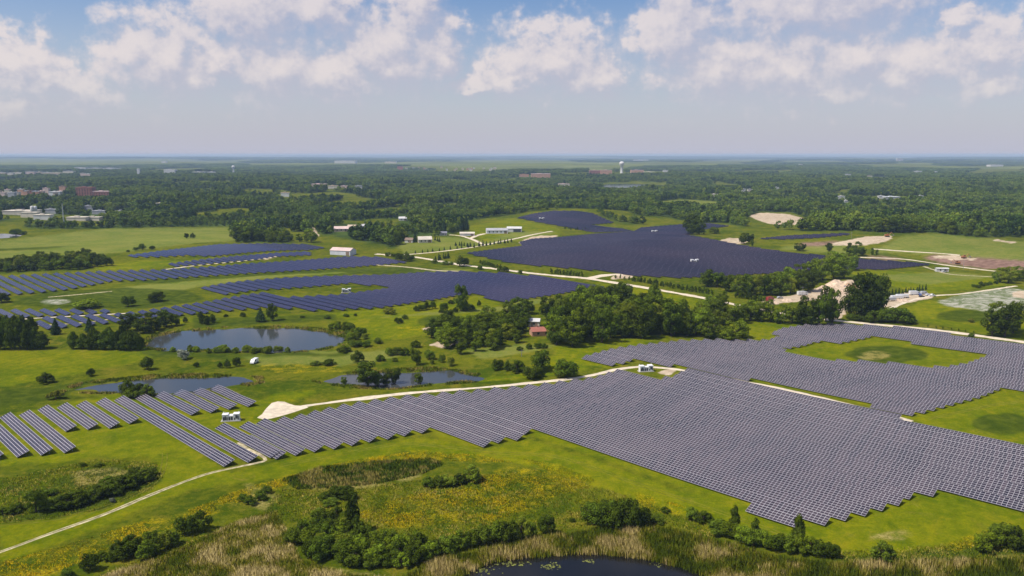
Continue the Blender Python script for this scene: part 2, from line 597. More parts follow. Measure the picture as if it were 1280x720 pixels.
SOLAR = {
    'near': [(284, 541), (296, 534), (321, 529.5), (347, 527), (372, 522), (395, 516), (419, 510.5), (442, 507), (465, 503.5), (490, 500), (540, 495.5), (600, 490.5), (660, 485), (705, 479.5), (735, 476), (752, 470), (770, 465), (792, 467), (815, 476), (840, 472), (852, 465), (890, 472), (940, 482), (1000, 495), (1050, 508), (1100, 520), (1160, 535), (1200, 545), (1280, 565), (1330, 578),
             (1330, 655), (1280, 641), (1230, 628), (1175, 614), (1165, 624), (1145, 622), (1122, 635), (1100, 641), (1080, 646), (1055, 652), (1031, 658), (1013, 663), (985, 658), (940, 642), (900, 627), (840, 603), (760, 576), (700, 556), (657, 543), (650, 550), (625, 554), (601, 560), (560, 549), (534, 538), (527, 543), (501, 546), (476, 551), (449, 555.5), (422, 560.5), (394, 565), (366, 570.5), (345, 574.5)],
    'second': [(718, 450), (745, 443), (765, 438), (800, 433), (850, 428), (890, 427), (955, 428), (972, 422), (958, 421), (972, 413), (1005, 408), (1045, 407), (1100, 410), (1140, 413), (1185, 420), (1235, 428), (1280, 432), (1330, 438),
               (1330, 502), (1280, 493), (1250, 488), (1230, 497), (1182, 510), (1170, 513), (1150, 518), (1135, 522), (1080, 507), (1040, 496), (980, 484), (950, 479), (900, 470), (840, 459), (791, 449), (786, 454), (770, 457), (754, 461)],
    'right': [(580, 317), (611, 313), (652, 308), (648, 303), (664, 299), (697, 297), (740, 293), (790, 290), (800, 285), (850, 281), (880, 279), (910, 283), (880, 287), (857, 294), (895, 301), (920, 306), (960, 313), (1000, 318), (1022, 319), (1075, 324), (1167, 331), (1102, 337.5), (1080, 336.5), (1050, 337), (1010, 339), (970, 342), (925, 344), (880, 347), (850, 348), (785, 345), (740, 338.5), (640, 330)],
    'hill': [(645, 272.5), (665, 267.5), (690, 264), (722, 264), (740, 267), (767, 279), (735, 281.5), (775, 286), (790, 289.5), (740, 290.5), (707, 284), (672, 278)],
    'strip': [(945, 299), (985, 295), (1065, 291.5), (1060, 294), (1020, 298), (980, 299.5)],
    'left_top': [(155, 320), (200, 314), (272, 306), (330, 305), (385, 306), (408, 310), (385, 313), (340, 314), (300, 317), (262, 321), (230, 320), (200, 322), (160, 322)],
    'left_wedge': [(203, 331), (240, 326), (290, 321), (340, 317), (385, 315), (388, 319.5), (340, 321.5), (320, 325), (290, 327.5), (250, 331.5), (215, 334)],
    'left_main': [(-25, 347), (60, 343), (140, 339), (200, 338), (260, 334), (310, 330), (360, 327), (400, 324), (432, 321), (470, 322), (506, 329), (440, 334.5), (380, 338.5), (300, 343), (240, 347), (180, 351), (140, 352), (84, 362.5), (45, 366.5), (0, 370), (-25, 371)],
    'mid': [(250, 360), (277, 355), (302, 352), (352, 348), (388, 346.5), (440, 345), (487, 344), (527, 341), (573, 340), (629, 342), (680, 347), (715, 352), (756, 360.5), (732, 361), (701, 368), (663, 373.5), (627, 379.5), (591, 368), (565, 371), (540, 376), (520, 372), (500, 365), (478, 359), (449, 356), (434, 355), (396, 358.5), (349, 362), (320, 363.5), (268, 370.5)],
    'low_a': [(-25, 389), (30, 388), (82, 388), (125, 388.5), (170, 389), (140, 391.5), (100, 393.5), (60, 395.5), (20, 398), (-25, 400)],
    'low_b': [(38, 399), (60, 397), (100, 395), (140, 393.5), (175, 389.5), (207, 385), (250, 379), (300, 370), (321, 367), (356, 372), (368, 372), (423, 369), (470, 363), (485, 360.5), (505, 366), (540, 376), (524, 377.5), (501, 381.5), (473, 386), (445, 387), (416, 389), (398, 389.5), (379, 389), (354, 386), (320, 387), (288, 389), (245, 393), (200, 397), (170, 400), (135, 404.5), (107, 408), (87, 409.5), (52, 412.5)],
}
HOLE = [(971, 438), (985, 436.5), (1005, 433), (1022, 428), (1045, 431), (1067, 427), (1096, 420.5), (1140, 430), (1191, 437.5), (1234, 446), (1210, 456), (1180, 461.5), (1145, 462), (1120, 457.5), (1075, 454.5), (1035, 453), (997, 448)]

# rows seen one by one at the left: (upper low corner, lower low corner)
SINGLE_ROWS = [((-62, 531), (-8, 577)), ((-26, 527), (21.5, 573.5)), ((0, 523.5), (51, 571)), ((24, 520.5), (80.5, 568)), ((47, 514), (82.6, 541)), ((71, 511), (110, 538.5)),
               ((95, 508.5), (137, 537)), ((119, 505), (162.5, 531)), ((143, 502), (280, 585)), ((167.5, 498.5), (310, 580)), ((191, 496.5), (241, 520)), ((214, 494.5), (265, 517)),
               ((236, 492.5), (289, 512.5)), ((259, 489), (313, 509)), ((269, 537), (338, 574))]

Z = {  # ground zones
    'mown': [SOLAR['near'], SOLAR['second'], [(0, 585), (60, 575), (130, 545), (170, 532), (230, 555), (285, 590), (340, 578), (400, 568), (470, 556), (530, 546), (600, 564), (660, 550), (760, 582), (850, 612), (1000, 664), (1050, 657), (1100, 643), (1180, 617), (1280, 643), (1280, 668), (1120, 690), (1000, 690), (880, 650), (760, 612), (640, 575), (500, 565), (400, 588), (330, 600), (240, 612), (150, 650), (0, 705), (0, 640), (80, 640), (160, 622), (205, 590), (190, 570), (120, 572)],
             [(-10, 440), (60, 437), (180, 437), (205, 441), (170, 452), (120, 462), (60, 476), (-10, 484)], HOLE,
             [(1130, 522), (1180, 510), (1250, 488), (1290, 494), (1290, 566), (1200, 545)],
             [(1120, 395), (1150, 375), (1290, 385), (1290, 428), (1200, 412)], [(430, 392), (520, 382), (560, 376), (600, 370), (625, 380), (600, 400), (560, 412), (500, 425), (440, 425)],
             [(905, 402), (960, 398), (1000, 405), (960, 424), (920, 424)], [(740, 352), (800, 360), (880, 376), (875, 386), (820, 382), (770, 372)], [(1060, 340), (1110, 338), (1230, 345), (1270, 355), (1160, 366), (1080, 352)],
             [(580, 284), (640, 273), (700, 285), (700, 296), (640, 302), (612, 306)], [(0, 520), (160, 490), (330, 500), (340, 530), (280, 575), (170, 535), (60, 575), (0, 580)],
             [(320, 520), (400, 490), (640, 475), (740, 462), (700, 440), (640, 470), (420, 488), (340, 490)], [(690, 428), (760, 422), (850, 424), (760, 436), (715, 452), (700, 450)],
             [(230, 326), (300, 320), (200, 334), (150, 337), (110, 337), (170, 326)], [(400, 392), (440, 390), (540, 378), (430, 396), (350, 400), (200, 405), (180, 400)]],
    'hay': [[(-10, 302), (130, 286), (300, 284), (310, 300), (250, 303), (150, 316), (90, 320), (-10, 335)], [(110, 366), (180, 356), (260, 350), (330, 344), (400, 340), (500, 333), (520, 337), (440, 341), (350, 346), (260, 356), (200, 368), (130, 374)],
            [(1090, 316), (1130, 294), (1180, 292), (1290, 303), (1290, 330), (1170, 318)], [(495, 303), (560, 296), (600, 300), (608, 305), (560, 313), (505, 318)], [(300, 443), (420, 438), (520, 440), (470, 452), (420, 456), (320, 456)],
            [(580, 438), (640, 430), (700, 432), (660, 442), (600, 448)], [(960, 310), (1010, 305), (1080, 306), (1060, 318), (1000, 314)], [(1080, 345), (1180, 340), (1250, 345), (1160, 356)],
            [(640, 288), (700, 290), (650, 300), (600, 310), (615, 300)], [(815, 262), (818, 252), (850, 249), (905, 252), (905, 258), (860, 262)], [(520, 335), (600, 337), (560, 341), (500, 343)], [(430, 400), (640, 382), (650, 376), (700, 372), (640, 388)]],
    'flower': [[(-5, 705), (80, 682), (180, 652), (240, 637), (300, 612), (400, 584), (450, 574), (520, 564), (600, 569), (640, 578), (600, 577), (500, 575), (400, 592), (300, 627), (200, 667), (60, 718), (-5, 725)],
               [(440, 645), (480, 628), (560, 608), (620, 593), (640, 582), (690, 592), (740, 608), (690, 622), (650, 640), (620, 650), (560, 655), (490, 660)], [(650, 572), (700, 582), (745, 600), (735, 606), (690, 592)],
               [(790, 612), (865, 637), (845, 645), (800, 632)], [(1170, 684), (1240, 662), (1262, 664), (1195, 692)], [(820, 372), (858, 376), (858, 386), (830, 384)], [(495, 408), (540, 406), (545, 412), (505, 414)], [(320, 455), (420, 455), (430, 465), (330, 466)]],
    'dry': [[(120, 725), (200, 700), (300, 655), (345, 642), (360, 672), (372, 700), (430, 716), (520, 725)], [(500, 725), (560, 702), (640, 683), (740, 668), (830, 664), (900, 682), (970, 700), (1060, 706), (1030, 722), (900, 728), (850, 708), (800, 694), (700, 690), (620, 699)],
            [(380, 605), (440, 602), (520, 590), (530, 594), (450, 612), (390, 614)], ell(1092, 445, 22, 5.5), [(1075, 672), (1110, 664), (1150, 665), (1130, 674)], [(90, 590), (140, 582), (170, 590), (130, 605), (90, 608)], [(1230, 700), (1290, 690), (1290, 705), (1240, 712)], [(300, 600), (350, 620), (330, 640), (310, 620)]],
    'dark': [[(352, 598), (400, 584), (470, 577), (540, 573), (556, 580), (530, 590), (480, 600), (420, 606), (370, 608)], [(0, 640), (40, 618), (90, 590), (150, 580), (195, 580), (205, 592), (190, 612), (140, 632), (60, 650), (0, 655)], ell(1108, 443, 52, 11), ell(1212, 395, 42, 8), ell(552, 402, 32, 8),
             [(-10, 490), (60, 484), (110, 475), (180, 470), (110, 482), (80, 492), (150, 498), (60, 502), (-10, 508)], [(-10, 311), (50, 309), (108, 306), (50, 312), (-10, 314)], [(10, 378), (60, 364), (150, 360), (230, 362), (260, 375), (180, 386), (60, 386)],
             [(240, 398), (420, 392), (420, 400), (240, 410)], ell(600, 412, 34, 9), [(1010, 700), (1140, 690), (1290, 680), (1290, 730), (1010, 730)], ell(1256, 530, 40, 14), [(140, 352), (260, 346), (370, 339), (440, 336), (440, 339), (300, 346), (200, 354)], [(420, 338), (500, 333), (560, 336), (520, 343), (440, 343)], [(170, 440), (210, 438), (300, 442), (420, 441), (435, 428), (440, 444), (300, 447), (190, 446)]],
    'sand': [[(950, 377), (975, 371), (1000, 367), (1030, 357), (1050, 351), (1072, 349), (1078, 360), (1062, 372), (1060, 387), (1050, 399), (1038, 400), (1048, 386), (1046, 376), (1015, 376), (985, 379), (955, 381)],
             [(1092, 387), (1098, 373), (1140, 365), (1166, 367), (1170, 371), (1140, 377), (1110, 384)], [(935, 270), (950, 266), (985, 267.5), (1012, 275), (1000, 281), (960, 280)], [(1040, 304), (1075, 297), (1112, 294), (1118, 297), (1100, 304), (1075, 307), (1040, 307)], [(1160, 322), (1175, 318), (1205, 320), (1225, 325), (1195, 325)],
             [(850, 327), (880, 323), (922, 331), (905, 333), (870, 332)], [(525, 411), (565, 405), (590, 400), (600, 403), (575, 408), (540, 414)], [(535, 432), (555, 425), (575, 421), (590, 424), (560, 434)], [(690, 298), (700, 294), (665, 296), (648, 303), (655, 307), (690, 301)], [(897, 301), (912, 297), (938, 300), (930, 305), (912, 304)],
             [(300, 324), (335, 318), (350, 320), (330, 325)], [(760, 350), (770, 343), (790, 342), (792, 347)], [(822, 466), (830, 462), (846, 463), (838, 469)], [(1265, 366), (1285, 362), (1285, 374), (1268, 372)], [(386, 284), (392, 283), (400, 296), (394, 297)], [(1230, 299), (1262, 301), (1280, 304), (1260, 304)]],
    'soil': [[(1150, 323), (1165, 318), (1215, 322), (1290, 326), (1290, 337), (1230, 336), (1180, 329)], [(995, 304), (1040, 301), (1060, 303), (1030, 307), (1000, 307)], [(1075, 322), (1090, 319), (1140, 324), (1120, 326)]],
    'rubble': [[(1170, 377), (1210, 366), (1250, 361), (1290, 362), (1290, 388), (1230, 388), (1190, 384)], ell(70, 377, 18, 3)],
}
# woodland: below the horizon down to this tree line
WOOD_LINE = [(-700, 287), (-60, 288), (0, 287), (95, 286), (200, 284), (285, 283), (296, 302), (330, 303), (395, 303.5), (412, 301), (436, 301), (446, 312), (470, 317), (488, 315), (500, 303), (520, 296), (560, 295), (575, 288), (584, 280), (600, 273), (640, 269), (660, 264), (690, 262), (722, 262.5), (742, 265), (768, 277), (800, 281), (845, 278), (905, 279), (925, 283), (960, 286), (1010, 289), (1070, 289), (1120, 291), (1170, 291), (1225, 297), (1285, 301), (1400, 304), (2100, 300)]
CLEARINGS = [[(815, 262), (818, 252), (850, 249), (905, 252), (905, 258), (860, 262)], [(928, 277), (946, 264.5), (988, 265.5), (1018, 275), (1012, 286.5), (935, 286.5)], [(270, 261), (312, 262), (314, 266), (270, 266)],
             [(1082, 225), (1092, 221.5), (1106, 221), (1118, 226)], [(1003, 226), (1018, 222.5), (1032, 225.5)], [(960, 232), (990, 229), (1000, 232)], [(875, 232), (905, 229), (925, 231), (900, 233)], [(750, 228.5), (835, 228.5), (832, 238), (755, 238)], [(700, 216), (835, 214.5), (835, 219), (700, 220)],
             [(480, 285), (520, 281), (515, 288), (470, 292)], [(1090, 245), (1160, 245), (1160, 251), (1090, 251)], [(384, 280), (392, 279), (402, 299), (394, 300)], [(855, 206), (870, 201), (960, 198.5), (978, 200.5), (900, 206)], [(560, 206), (570, 200), (640, 199), (645, 205)], [(180, 216), (190, 211), (262, 209.5), (264, 214)], [(1080, 211), (1090, 205), (1165, 203), (1172, 208)],
             [(1205, 219), (1215, 212), (1290, 210), (1290, 217)], [(640, 210), (655, 205), (742, 203), (742, 208)], [(300, 208), (320, 204), (420, 203.5), (410, 208)], [(900, 216), (930, 212.5), (1000, 212), (990, 216)], [(460, 262), (500, 258), (520, 261), (490, 266)], [(1020, 243), (1060, 240), (1075, 243), (1040, 246)], [(560, 238), (600, 236), (620, 239), (580, 241)]]
FIELD_COLS = None


def wood_limit(px):
    xs = [p[0] for p in WOOD_LINE]
    ys = [p[1] for p in WOOD_LINE]
    return np.interp(px, xs, ys)


def in_any(px, py, polys):
    c = np.zeros(np.shape(px), bool)
    for p in polys:
        c |= in_poly(px, py, p)
    return c


BLD = []          # far building footprints in px, filled below: (cx, base y, width, height)


def far_field(x, y):
    """0..1: how much open farmland there is far out (1 = field)"""
    n = fbm(x, y * 0.7, 2300.0, 5, 3)
    far = np.clip((y - 2600.0) / 3000.0, 0, 1)
    return (n > (0.62 - 0.09 * far)).astype(float)


def woods_at(x, y, px, py):
    w = (py < wood_limit(px)) & (py > 150)
    w &= ~in_any(px, py, CLEARINGS)
    w &= far_field(x, y) < 0.5
    w &= (fbm(x, y, 130.0, 77, 3) > 0.40) | (np.asarray(y) > 5200)
    return w


# ------------------------------------------------------------------ ground
ys = [-400, -300, -200, -120, -60, 0, 40, 70, 90, 104, 114, 122]
while ys[-1] < 130000:
    y = ys[-1]
    if y < 800:
        st = max(0.85, 0.0045 * y)
    elif y < 3000:
        st = 0.010 * y
    else:
        st = 0.022 * y
    ys.append(y + st)
ys = np.array(ys)
ss = np.concatenate([[-3.2, -2.4, -1.8, -1.4, -1.15, -1.0, -0.9, -0.82], np.linspace(-0.76, 0.76, 560), [0.82, 0.9, 1.0, 1.15, 1.4, 1.8, 2.4, 3.2]])
YY, SS = np.meshgrid(ys, ss, indexing='ij')
XX = SS * (np.maximum(YY, -300) + 420.0 * np.clip(1 - YY / 160.0, 0, 1) + 0.0)
XX = np.where(YY < 130, SS * 235.0 * np.clip(1.0, 1, 1) * (1 + np.clip(130 - YY, 0, None) * 0.0), SS * np.maximum(YY, 130) * (1 + 105.0 / np.maximum(YY, 130) * np.exp(-(YY - 130) / 300.0)))
gx, gy = XX.ravel(), YY.ravel()
gz = T(gx, gy)
gpx, gpy = project(gx, gy, gz)
front = gy > 95
# irregular zone borders: sample the traced zones with a small wander
wob = np.clip(1.2 * 250.0 / np.maximum(gy, 100), 0.08, 4)
jx = gpx + (fbm(gx, gy, 9.0, 11, 3) - 0.5) * 14 * wob
jy = gpy + (fbm(gx, gy, 9.0, 31, 3) - 0.5) * 7 * wob
masks = {}
for k, polys in Z.items():
    masks[k] = (in_any(jx, jy, polys) & front).astype(np.float32)
wd = (woods_at(gx, gy, gpx, gpy) & front) | (gy > 40000)
masks['wood'] = wd.astype(np.float32)
fld = ((gpy < wood_limit(gpx)) & front & (far_field(gx, gy) > 0.5))
cell = np.floor(gx / 420.0 + 7 * np.sin(np.floor(gy / 520.0))) * 57 + np.floor(gy / 520.0) * 131
pick = np.mod(np.abs(np.sin(cell) * 43758.5), 1.0)
masks['hay'] = np.maximum(masks['hay'], (fld & (pick > 0.9)).astype(np.float32))
masks['mown'] = np.maximum(masks['mown'], (fld & (pick <= 0.25)).astype(np.float32))
masks['sand'] = np.maximum(masks['sand'], 0.0)


def blur(a):
    b = a.reshape(YY.shape)
    c = b.copy()
    c[1:-1, 1:-1] = (b[1:-1, 1:-1] * 2 + b[:-2, 1:-1] + b[2:, 1:-1] + b[1:-1, :-2] + b[1:-1, 2:]) / 6.0
    return c.ravel()


for k in masks:
    for _ in range(2 if k in ('sand', 'wood') else 5):
        masks[k] = blur(masks[k])
ny, nx = YY.shape
ii = np.arange(ny * nx).reshape(ny, nx)
gf = np.stack([ii[:-1, :-1].ravel(), ii[:-1, 1:].ravel(), ii[1:, 1:].ravel(), ii[1:, :-1].ravel()], 1)


def ground_mat():
    m = bpy.data.materials.new('ground_meadow')
    m.use_nodes = True
    m.node_tree.nodes.clear()
    T_ = NT(m.node_tree)
    pos = T_.n('ShaderNodeNewGeometry').outputs['Position']
    A = T_.n('ShaderNodeSeparateColor', {0: T_.n('ShaderNodeAttribute', attribute_name='zone_a').outputs[0]})
    Bn = T_.n('ShaderNodeSeparateColor', {0: T_.n('ShaderNodeAttribute', attribute_name='zone_b').outputs[0]})
    Cn = T_.n('ShaderNodeSeparateColor', {0: T_.n('ShaderNodeAttribute', attribute_name='zone_c').outputs[0]})
    fine = T_.noise(pos, 1.6, 5.0, 0.7)
    med = T_.noise(pos, 0.16, 5.0, 0.62)
    big = T_.noise(pos, 0.022, 4.0, 0.6)
    huge = T_.noise(pos, 0.0035, 3.0, 0.6)

    def edge(mk, w=0.35):
        v = T_.math('ADD', mk, T_.math('MULTIPLY', T_.math('SUBTRACT', med, 0.5), 0.9))
        return T_.ramp(v, 0.5 - w, 0.5 + w)
    mixn = T_.math('ADD', T_.math('MULTIPLY', med, 0.5), T_.math('MULTIPLY', big, 0.6))
    mixn = T_.math('ADD', mixn, T_.math('MULTIPLY', T_.math('SUBTRACT', T_.noise(pos, 0.45, 5.0, 0.75), 0.5), 0.55))
    base = T_.mix(T_.ramp(mixn, 0.38, 0.72), (0.044, 0.074, 0.003), (0.135, 0.140, 0.007))
    base = T_.mix(T_.math('MULTIPLY', T_.ramp(T_.noise(pos, 0.05, 6, 0.75), 0.53, 0.66), 0.7), base, (0.185, 0.155, 0.016))
    spots = T_.noise(pos, 0.075, 6.0, 0.7, 0.6)
    mown = T_.mix(T_.ramp(mixn, 0.36, 0.74), (0.080, 0.120, 0.002), (0.185, 0.188, 0.004))
    mown = T_.mix(T_.math('MULTIPLY', T_.ramp(spots, 0.52, 0.70), 0.75), mown, (0.235, 0.205, 0.008))
    mown = T_.mix(T_.math('MULTIPLY', T_.ramp(spots, 0.47, 0.30), 0.75), mown, (0.058, 0.098, 0.003))
    mow = T_.n('ShaderNodeTexWave', {'Vector': T_.n('ShaderNodeMapping', {'Vector': pos, 'Rotation': (0, 0, rad(20))}).outputs[0], 'Scale': 0.055, 'Distortion': 2.5, 'Detail': 2.0, 'Detail Scale': 0.3}).outputs['Fac']
    mown = T_.mix(T_.math('MULTIPLY', mow, 0.22), mown, (0.085, 0.115, 0.003))
    worn = T_.noise(pos, 0.11, 7.0, 0.8, 0.8)
    mown = T_.mix(T_.math('MULTIPLY', T_.ramp(worn, 0.57, 0.68), 0.6), mown, (0.20, 0.16, 0.03))
    c = T_.mix(edge(A.outputs[0]), base, mown)
    hay = T_.mix(T_.ramp(mixn, 0.35, 0.75), (0.105, 0.145, 0.017), (0.190, 0.192, 0.038))
    c = T_.mix(edge(Bn.outputs[0]), c, hay)
    dark = T_.mix(T_.ramp(med, 0.35, 0.7), (0.034, 0.056, 0.004), (0.075, 0.100, 0.008))
    c = T_.mix(T_.math('MULTIPLY', edge(A.outputs[2]), 0.9), c, dark)
    dryc = T_.mix(T_.ramp(fine, 0.3, 0.75), (0.16, 0.15, 0.020), (0.34, 0.28, 0.10))
    c = T_.mix(T_.math('MULTIPLY', edge(Cn.outputs[0]), T_.ramp(med, 0.33, 0.6)), c, dryc)
    sp = T_.math('ADD', T_.math('MULTIPLY', fine, 0.55), T_.math('MULTIPLY', med, 0.45))
    fl = T_.math('MULTIPLY', edge(A.outputs[1]), T_.ramp(sp, 0.47, 0.62))
    c = T_.mix(T_.math('MULTIPLY', fl, 0.6), c, (0.42, 0.30, 0.004))
    woodc = T_.mix(T_.ramp(big, 0.3, 0.7), (0.026, 0.048, 0.010), (0.070, 0.105, 0.020))
    c = T_.mix(Bn.outputs[1], c, woodc)
    soil = T_.mix(T_.ramp(med, 0.3, 0.7), (0.15, 0.085, 0.065), (0.28, 0.18, 0.13))
    c = T_.mix(edge(Cn.outputs[1]), c, soil)
    rub = T_.mix(T_.ramp(T_.noise(pos, 0.09, 5, 0.75, 1.5), 0.42, 0.62), (0.14, 0.17, 0.08), (0.42, 0.40, 0.33))
    c = T_.mix(T_.math('MULTIPLY', edge(Cn.outputs[2]), 0.9), c, rub)
    snd = T_.mix(T_.ramp(med, 0.3, 0.7), (0.38, 0.29, 0.19), (0.55, 0.45, 0.32))
    c = T_.mix(edge(Bn.outputs[2], 0.2), c, snd)
    c = T_.n('ShaderNodeHueSaturation', {'Color': c, 'Value': T_.math('ADD', T_.math('MULTIPLY', fine, 1.1), T_.math('MULTIPLY_ADD', huge, 0.5, 0.22))}).outputs[0]
    bp = T_.n('ShaderNodeBump', {'Strength': 0.7, 'Distance': 0.5, 'Height': T_.math('ADD', fine, T_.math('MULTIPLY', med, 2.0))})
    b = T_.n('ShaderNodeBsdfPrincipled', {'Base Color': c, 'Roughness': 0.95, 'Specular IOR Level': 0.0, 'Normal': bp.outputs[0]})
    T_.n('ShaderNodeOutputMaterial', {0: b.outputs[0]})
    return m


gme = mesh_from('ground', np.stack([gx, gy, gz], 1), gf, [ground_mat()], smooth=True)


def put_color(me, name, r, g, b):
    a = me.attributes.new(name, 'FLOAT_COLOR', 'POINT')
    a.data.foreach_set('color', np.stack([r, g, b, np.ones_like(r)], 1).astype(np.float32).ravel())


put_color(gme, 'zone_a', masks['mown'], masks['flower'], masks['dark'])
put_color(gme, 'zone_b', masks['hay'], masks['wood'], masks['sand'])
put_color(gme, 'zone_c', masks['dry'], masks['soil'], masks['rubble'])
ground = link('ground', gme)
tag(ground, 'rolling green meadow and farmland ground reaching to the horizon', 'ground', kind='structure')

# ------------------------------------------------------------------ water
for nm, v in PONDS.items():
    poly = v['poly']
    cx = np.mean([q[0] for q in poly]); cy = np.mean([q[1] for q in poly])
    grow = 14.0 if nm == 'far' else 3.0
    vs = []
    for (a, b) in poly:
        L = math.hypot(a - cx, b - cy)
        vs.append((a + (a - cx) / L * grow, b + (b - cy) / L * grow, v['lev']))
    vs.append((cx, cy, v['lev']))
    n = len(poly)
    me = mesh_from('pond_water', np.array(vs), np.array([(i, (i + 1) % n, n) for i in range(n)]), [M['water_dark'] if nm == 'near' else M['water']])
    o = link('lake_water' if nm == 'far' else 'pond_water', me)
    lab = {'big': 'large open pond below the lower blue solar rows', 'left': 'long narrow pond above the separate solar rows', 'centre': 'pond with trees on its bank beside the gravel road',
           'near': 'dark marsh pond fringed with cattails', 'far': 'distant lake among the woods', 'edge': 'small pond at the edge of the hay field'}[nm]
    tag(o, lab, 'pond', kind='structure')


# ------------------------------------------------------------------ roads
def smooth_line(pts, step):
    p = np.array(pts, float)
    # Catmull-Rom
    out = []
    for i in range(len(p) - 1):
        p0, p1, p2, p3 = p[max(i - 1, 0)], p[i], p[i + 1], p[min(i + 2, len(p) - 1)]
        n = max(2, int(np.hypot(*(p2 - p1)) / step))
        for t in np.linspace(0, 1, n, endpoint=False):
            out.append(0.5 * ((2 * p1) + (-p0 + p2) * t + (2 * p0 - 5 * p1 + 4 * p2 - p3) * t * t + (-p0 + 3 * p1 - 3 * p2 + p3) * t ** 3))
    out.append(p[-1])
    return np.array(out)


ROADS_W = []      # world centre lines and half widths, to keep plants off


def road(name, pts, width, m, label, lift=0.06, crown=0.0):
    wp = smooth_line([G(*q) for q in pts], 2.5)
    d = np.gradient(wp, axis=0)
    d /= np.linalg.norm(d, axis=1)[:, None] + 1e-9
    nrm = np.stack([-d[:, 1], d[:, 0]], 1)
    k = 5
    vs = []
    wv = 1 + 0.5 * (fbm(wp[:, 0], wp[:, 1], 7.0, 3, 3) - 0.5) * 2
    for j in range(k):
        o = (j / (k - 1) - 0.5) * width
        q = wp + nrm * (o * wv)[:, None]
        z = T(q[:, 0], q[:, 1]) + lift + 0.00009 * np.hypot(q[:, 0], q[:, 1])
        if j in (0, k - 1):
            z = z - 0.12 - lift
        vs.append(np.column_stack([q, z]))
    n = len(wp)
    V = np.concatenate(vs)
    fs = []
    for j in range(k - 1):
        a = j * n + np.arange(n - 1)
        fs.append(np.stack([a, a + 1, a + n + 1, a + n], 1))
    o = link(name, mesh_from(name, V, np.concatenate(fs), [m], smooth=True))
    tag(o, label, 'road', kind='structure')
    ROADS_W.append((wp, width / 2))
    return o


road('gravel_road', [(352, 514), (378, 508), (410, 503.5), (450, 498.5), (500, 492.5), (560, 487.5), (600, 484.5), (640, 481), (700, 475), (740, 469), (770, 462), (800, 458.5), (830, 460), (855, 463), (890, 469.5), (920, 475), (950, 480.5), (1000, 491), (1040, 500.5), (1070, 508), (1100, 516), (1140, 527)], 4.2, M['gravel'], 'pale gravel service road between the two panel arrays')
def pad(name, poly, m, label):
    w = np.array([G(*q) for q in poly])
    c = w.mean(0)
    rings = 7
    V, n = [], len(w)
    for r in range(rings + 1):
        q = c + (w - c) * (r / rings) if r else c + (w - c) * 0.001
        z = T(q[:, 0], q[:, 1]) + (0.09 if r < rings else -0.08)
        V.append(np.column_stack([q, z]))
    V = np.concatenate(V)
    f = [(r * n + i, r * n + (i + 1) % n, (r + 1) * n + (i + 1) % n, (r + 1) * n + i) for r in range(rings) for i in range(n)]
    o = link(name, mesh_from(name, V, np.array(f), [m], smooth=True))
    tag(o, label, 'gravel pad', kind='structure')


pad('gravel_pad', [(319, 523), (326, 518), (331, 511), (336, 506), (339, 503), (347, 501), (356, 501.5), (362, 504), (370, 506.5), (382, 507), (388, 509), (376, 513), (364, 517), (350, 521), (338, 524), (327, 525)], M['gravel'], 'tapering sandy gravel pad at the end of the service road')
road('dirt_track', [(-40, 702), (0, 690), (60, 668), (130, 643), (180, 622), (220, 606), (260, 592), (300, 583), (322, 578.5), (332, 575), (326, 569), (312, 562), (298, 553)], 2.3, M['dirt'], 'worn two-rut dirt track curving up to the solar rows')
road('grass_strip', [(-40, 702), (0, 690), (60, 668), (130, 643), (180, 622), (220, 606), (260, 592), (300, 583)], 0.7, mat('track_grass', (0.15, 0.16, 0.03), 0.95, 0.0, vary=0.5, vscale=0.4), 'grassy middle strip of the dirt track', 0.075)
WORN = mat('worn_grass', (0.15, 0.145, 0.02), 0.95, 0.0, vary=0.4, vscale=0.3)
for dx in (-1, 1):
    road('wheel_rut', [(206 + dx * 3, 566), (205 + dx * 3, 582), (197 + dx * 3, 598), (180 + dx * 3, 612), (150, 627 + dx * 1.6), (110, 640 + dx * 1.6), (60, 650 + dx * 1.6), (0, 655 + dx * 1.6)], 0.45, WORN, 'faint wheel rut curving round the bushy marsh', 0.03)
    road('wheel_rut', [(350, 582 + dx * 1.3), (420, 569 + dx * 1.2), (500, 555 + dx * 1.1), (560, 559 + dx * 1.2), (620, 566 + dx * 1.2), (700, 572 + dx * 1.3), (800, 606 + dx * 1.5), (900, 640 + dx * 1.6), (990, 672 + dx * 1.7)], 0.45, WORN, 'faint wheel rut along the lower edge of the front array', 0.03)
    road('wheel_rut', [(1160, 524 + dx), (1200, 515 + dx), (1250, 505 + dx), (1295, 501 + dx)], 0.5, WORN, 'faint wheel rut on the grass behind the front array', 0.03)
road('country_road', [(470, 317.5), (500, 319.5), (520, 321.5), (545, 325.5), (580, 331.5), (620, 336), (660, 341), (700, 345), (730, 347.5), (760, 352), (800, 358.5), (850, 367), (890, 374.5), (930, 383), (975, 391), (1010, 396), (1045, 400.5), (1100, 406), (1160, 411.5), (1200, 416.5), (1240, 422), (1290, 429)], 7.5, M['gravel'], 'long straight gravel country road past the far arrays')
road('access_road', [(735, 348.5), (748, 345.5), (762, 343.5), (778, 343)], 10, M['gravel'], 'short gravel access road into the big dark array')
road('farm_lane', [(480, 319), (510, 318), (540, 315.5), (570, 312), (600, 307.5), (625, 302), (650, 297), (665, 293.5), (690, 289)], 5.0, M['gravel'], 'gravel farm lane running up to the white barns')
road('farm_drive', [(562, 293.5), (577, 295), (590, 299), (600, 303.5), (606, 306.5)], 5.5, M['gravel'], 'curved gravel drive in front of the farm sheds')
road('farm_drive', [(588, 298), (596, 294.5), (606, 292)], 6, M['gravel'], 'gravel drive leading to the long grey barn')
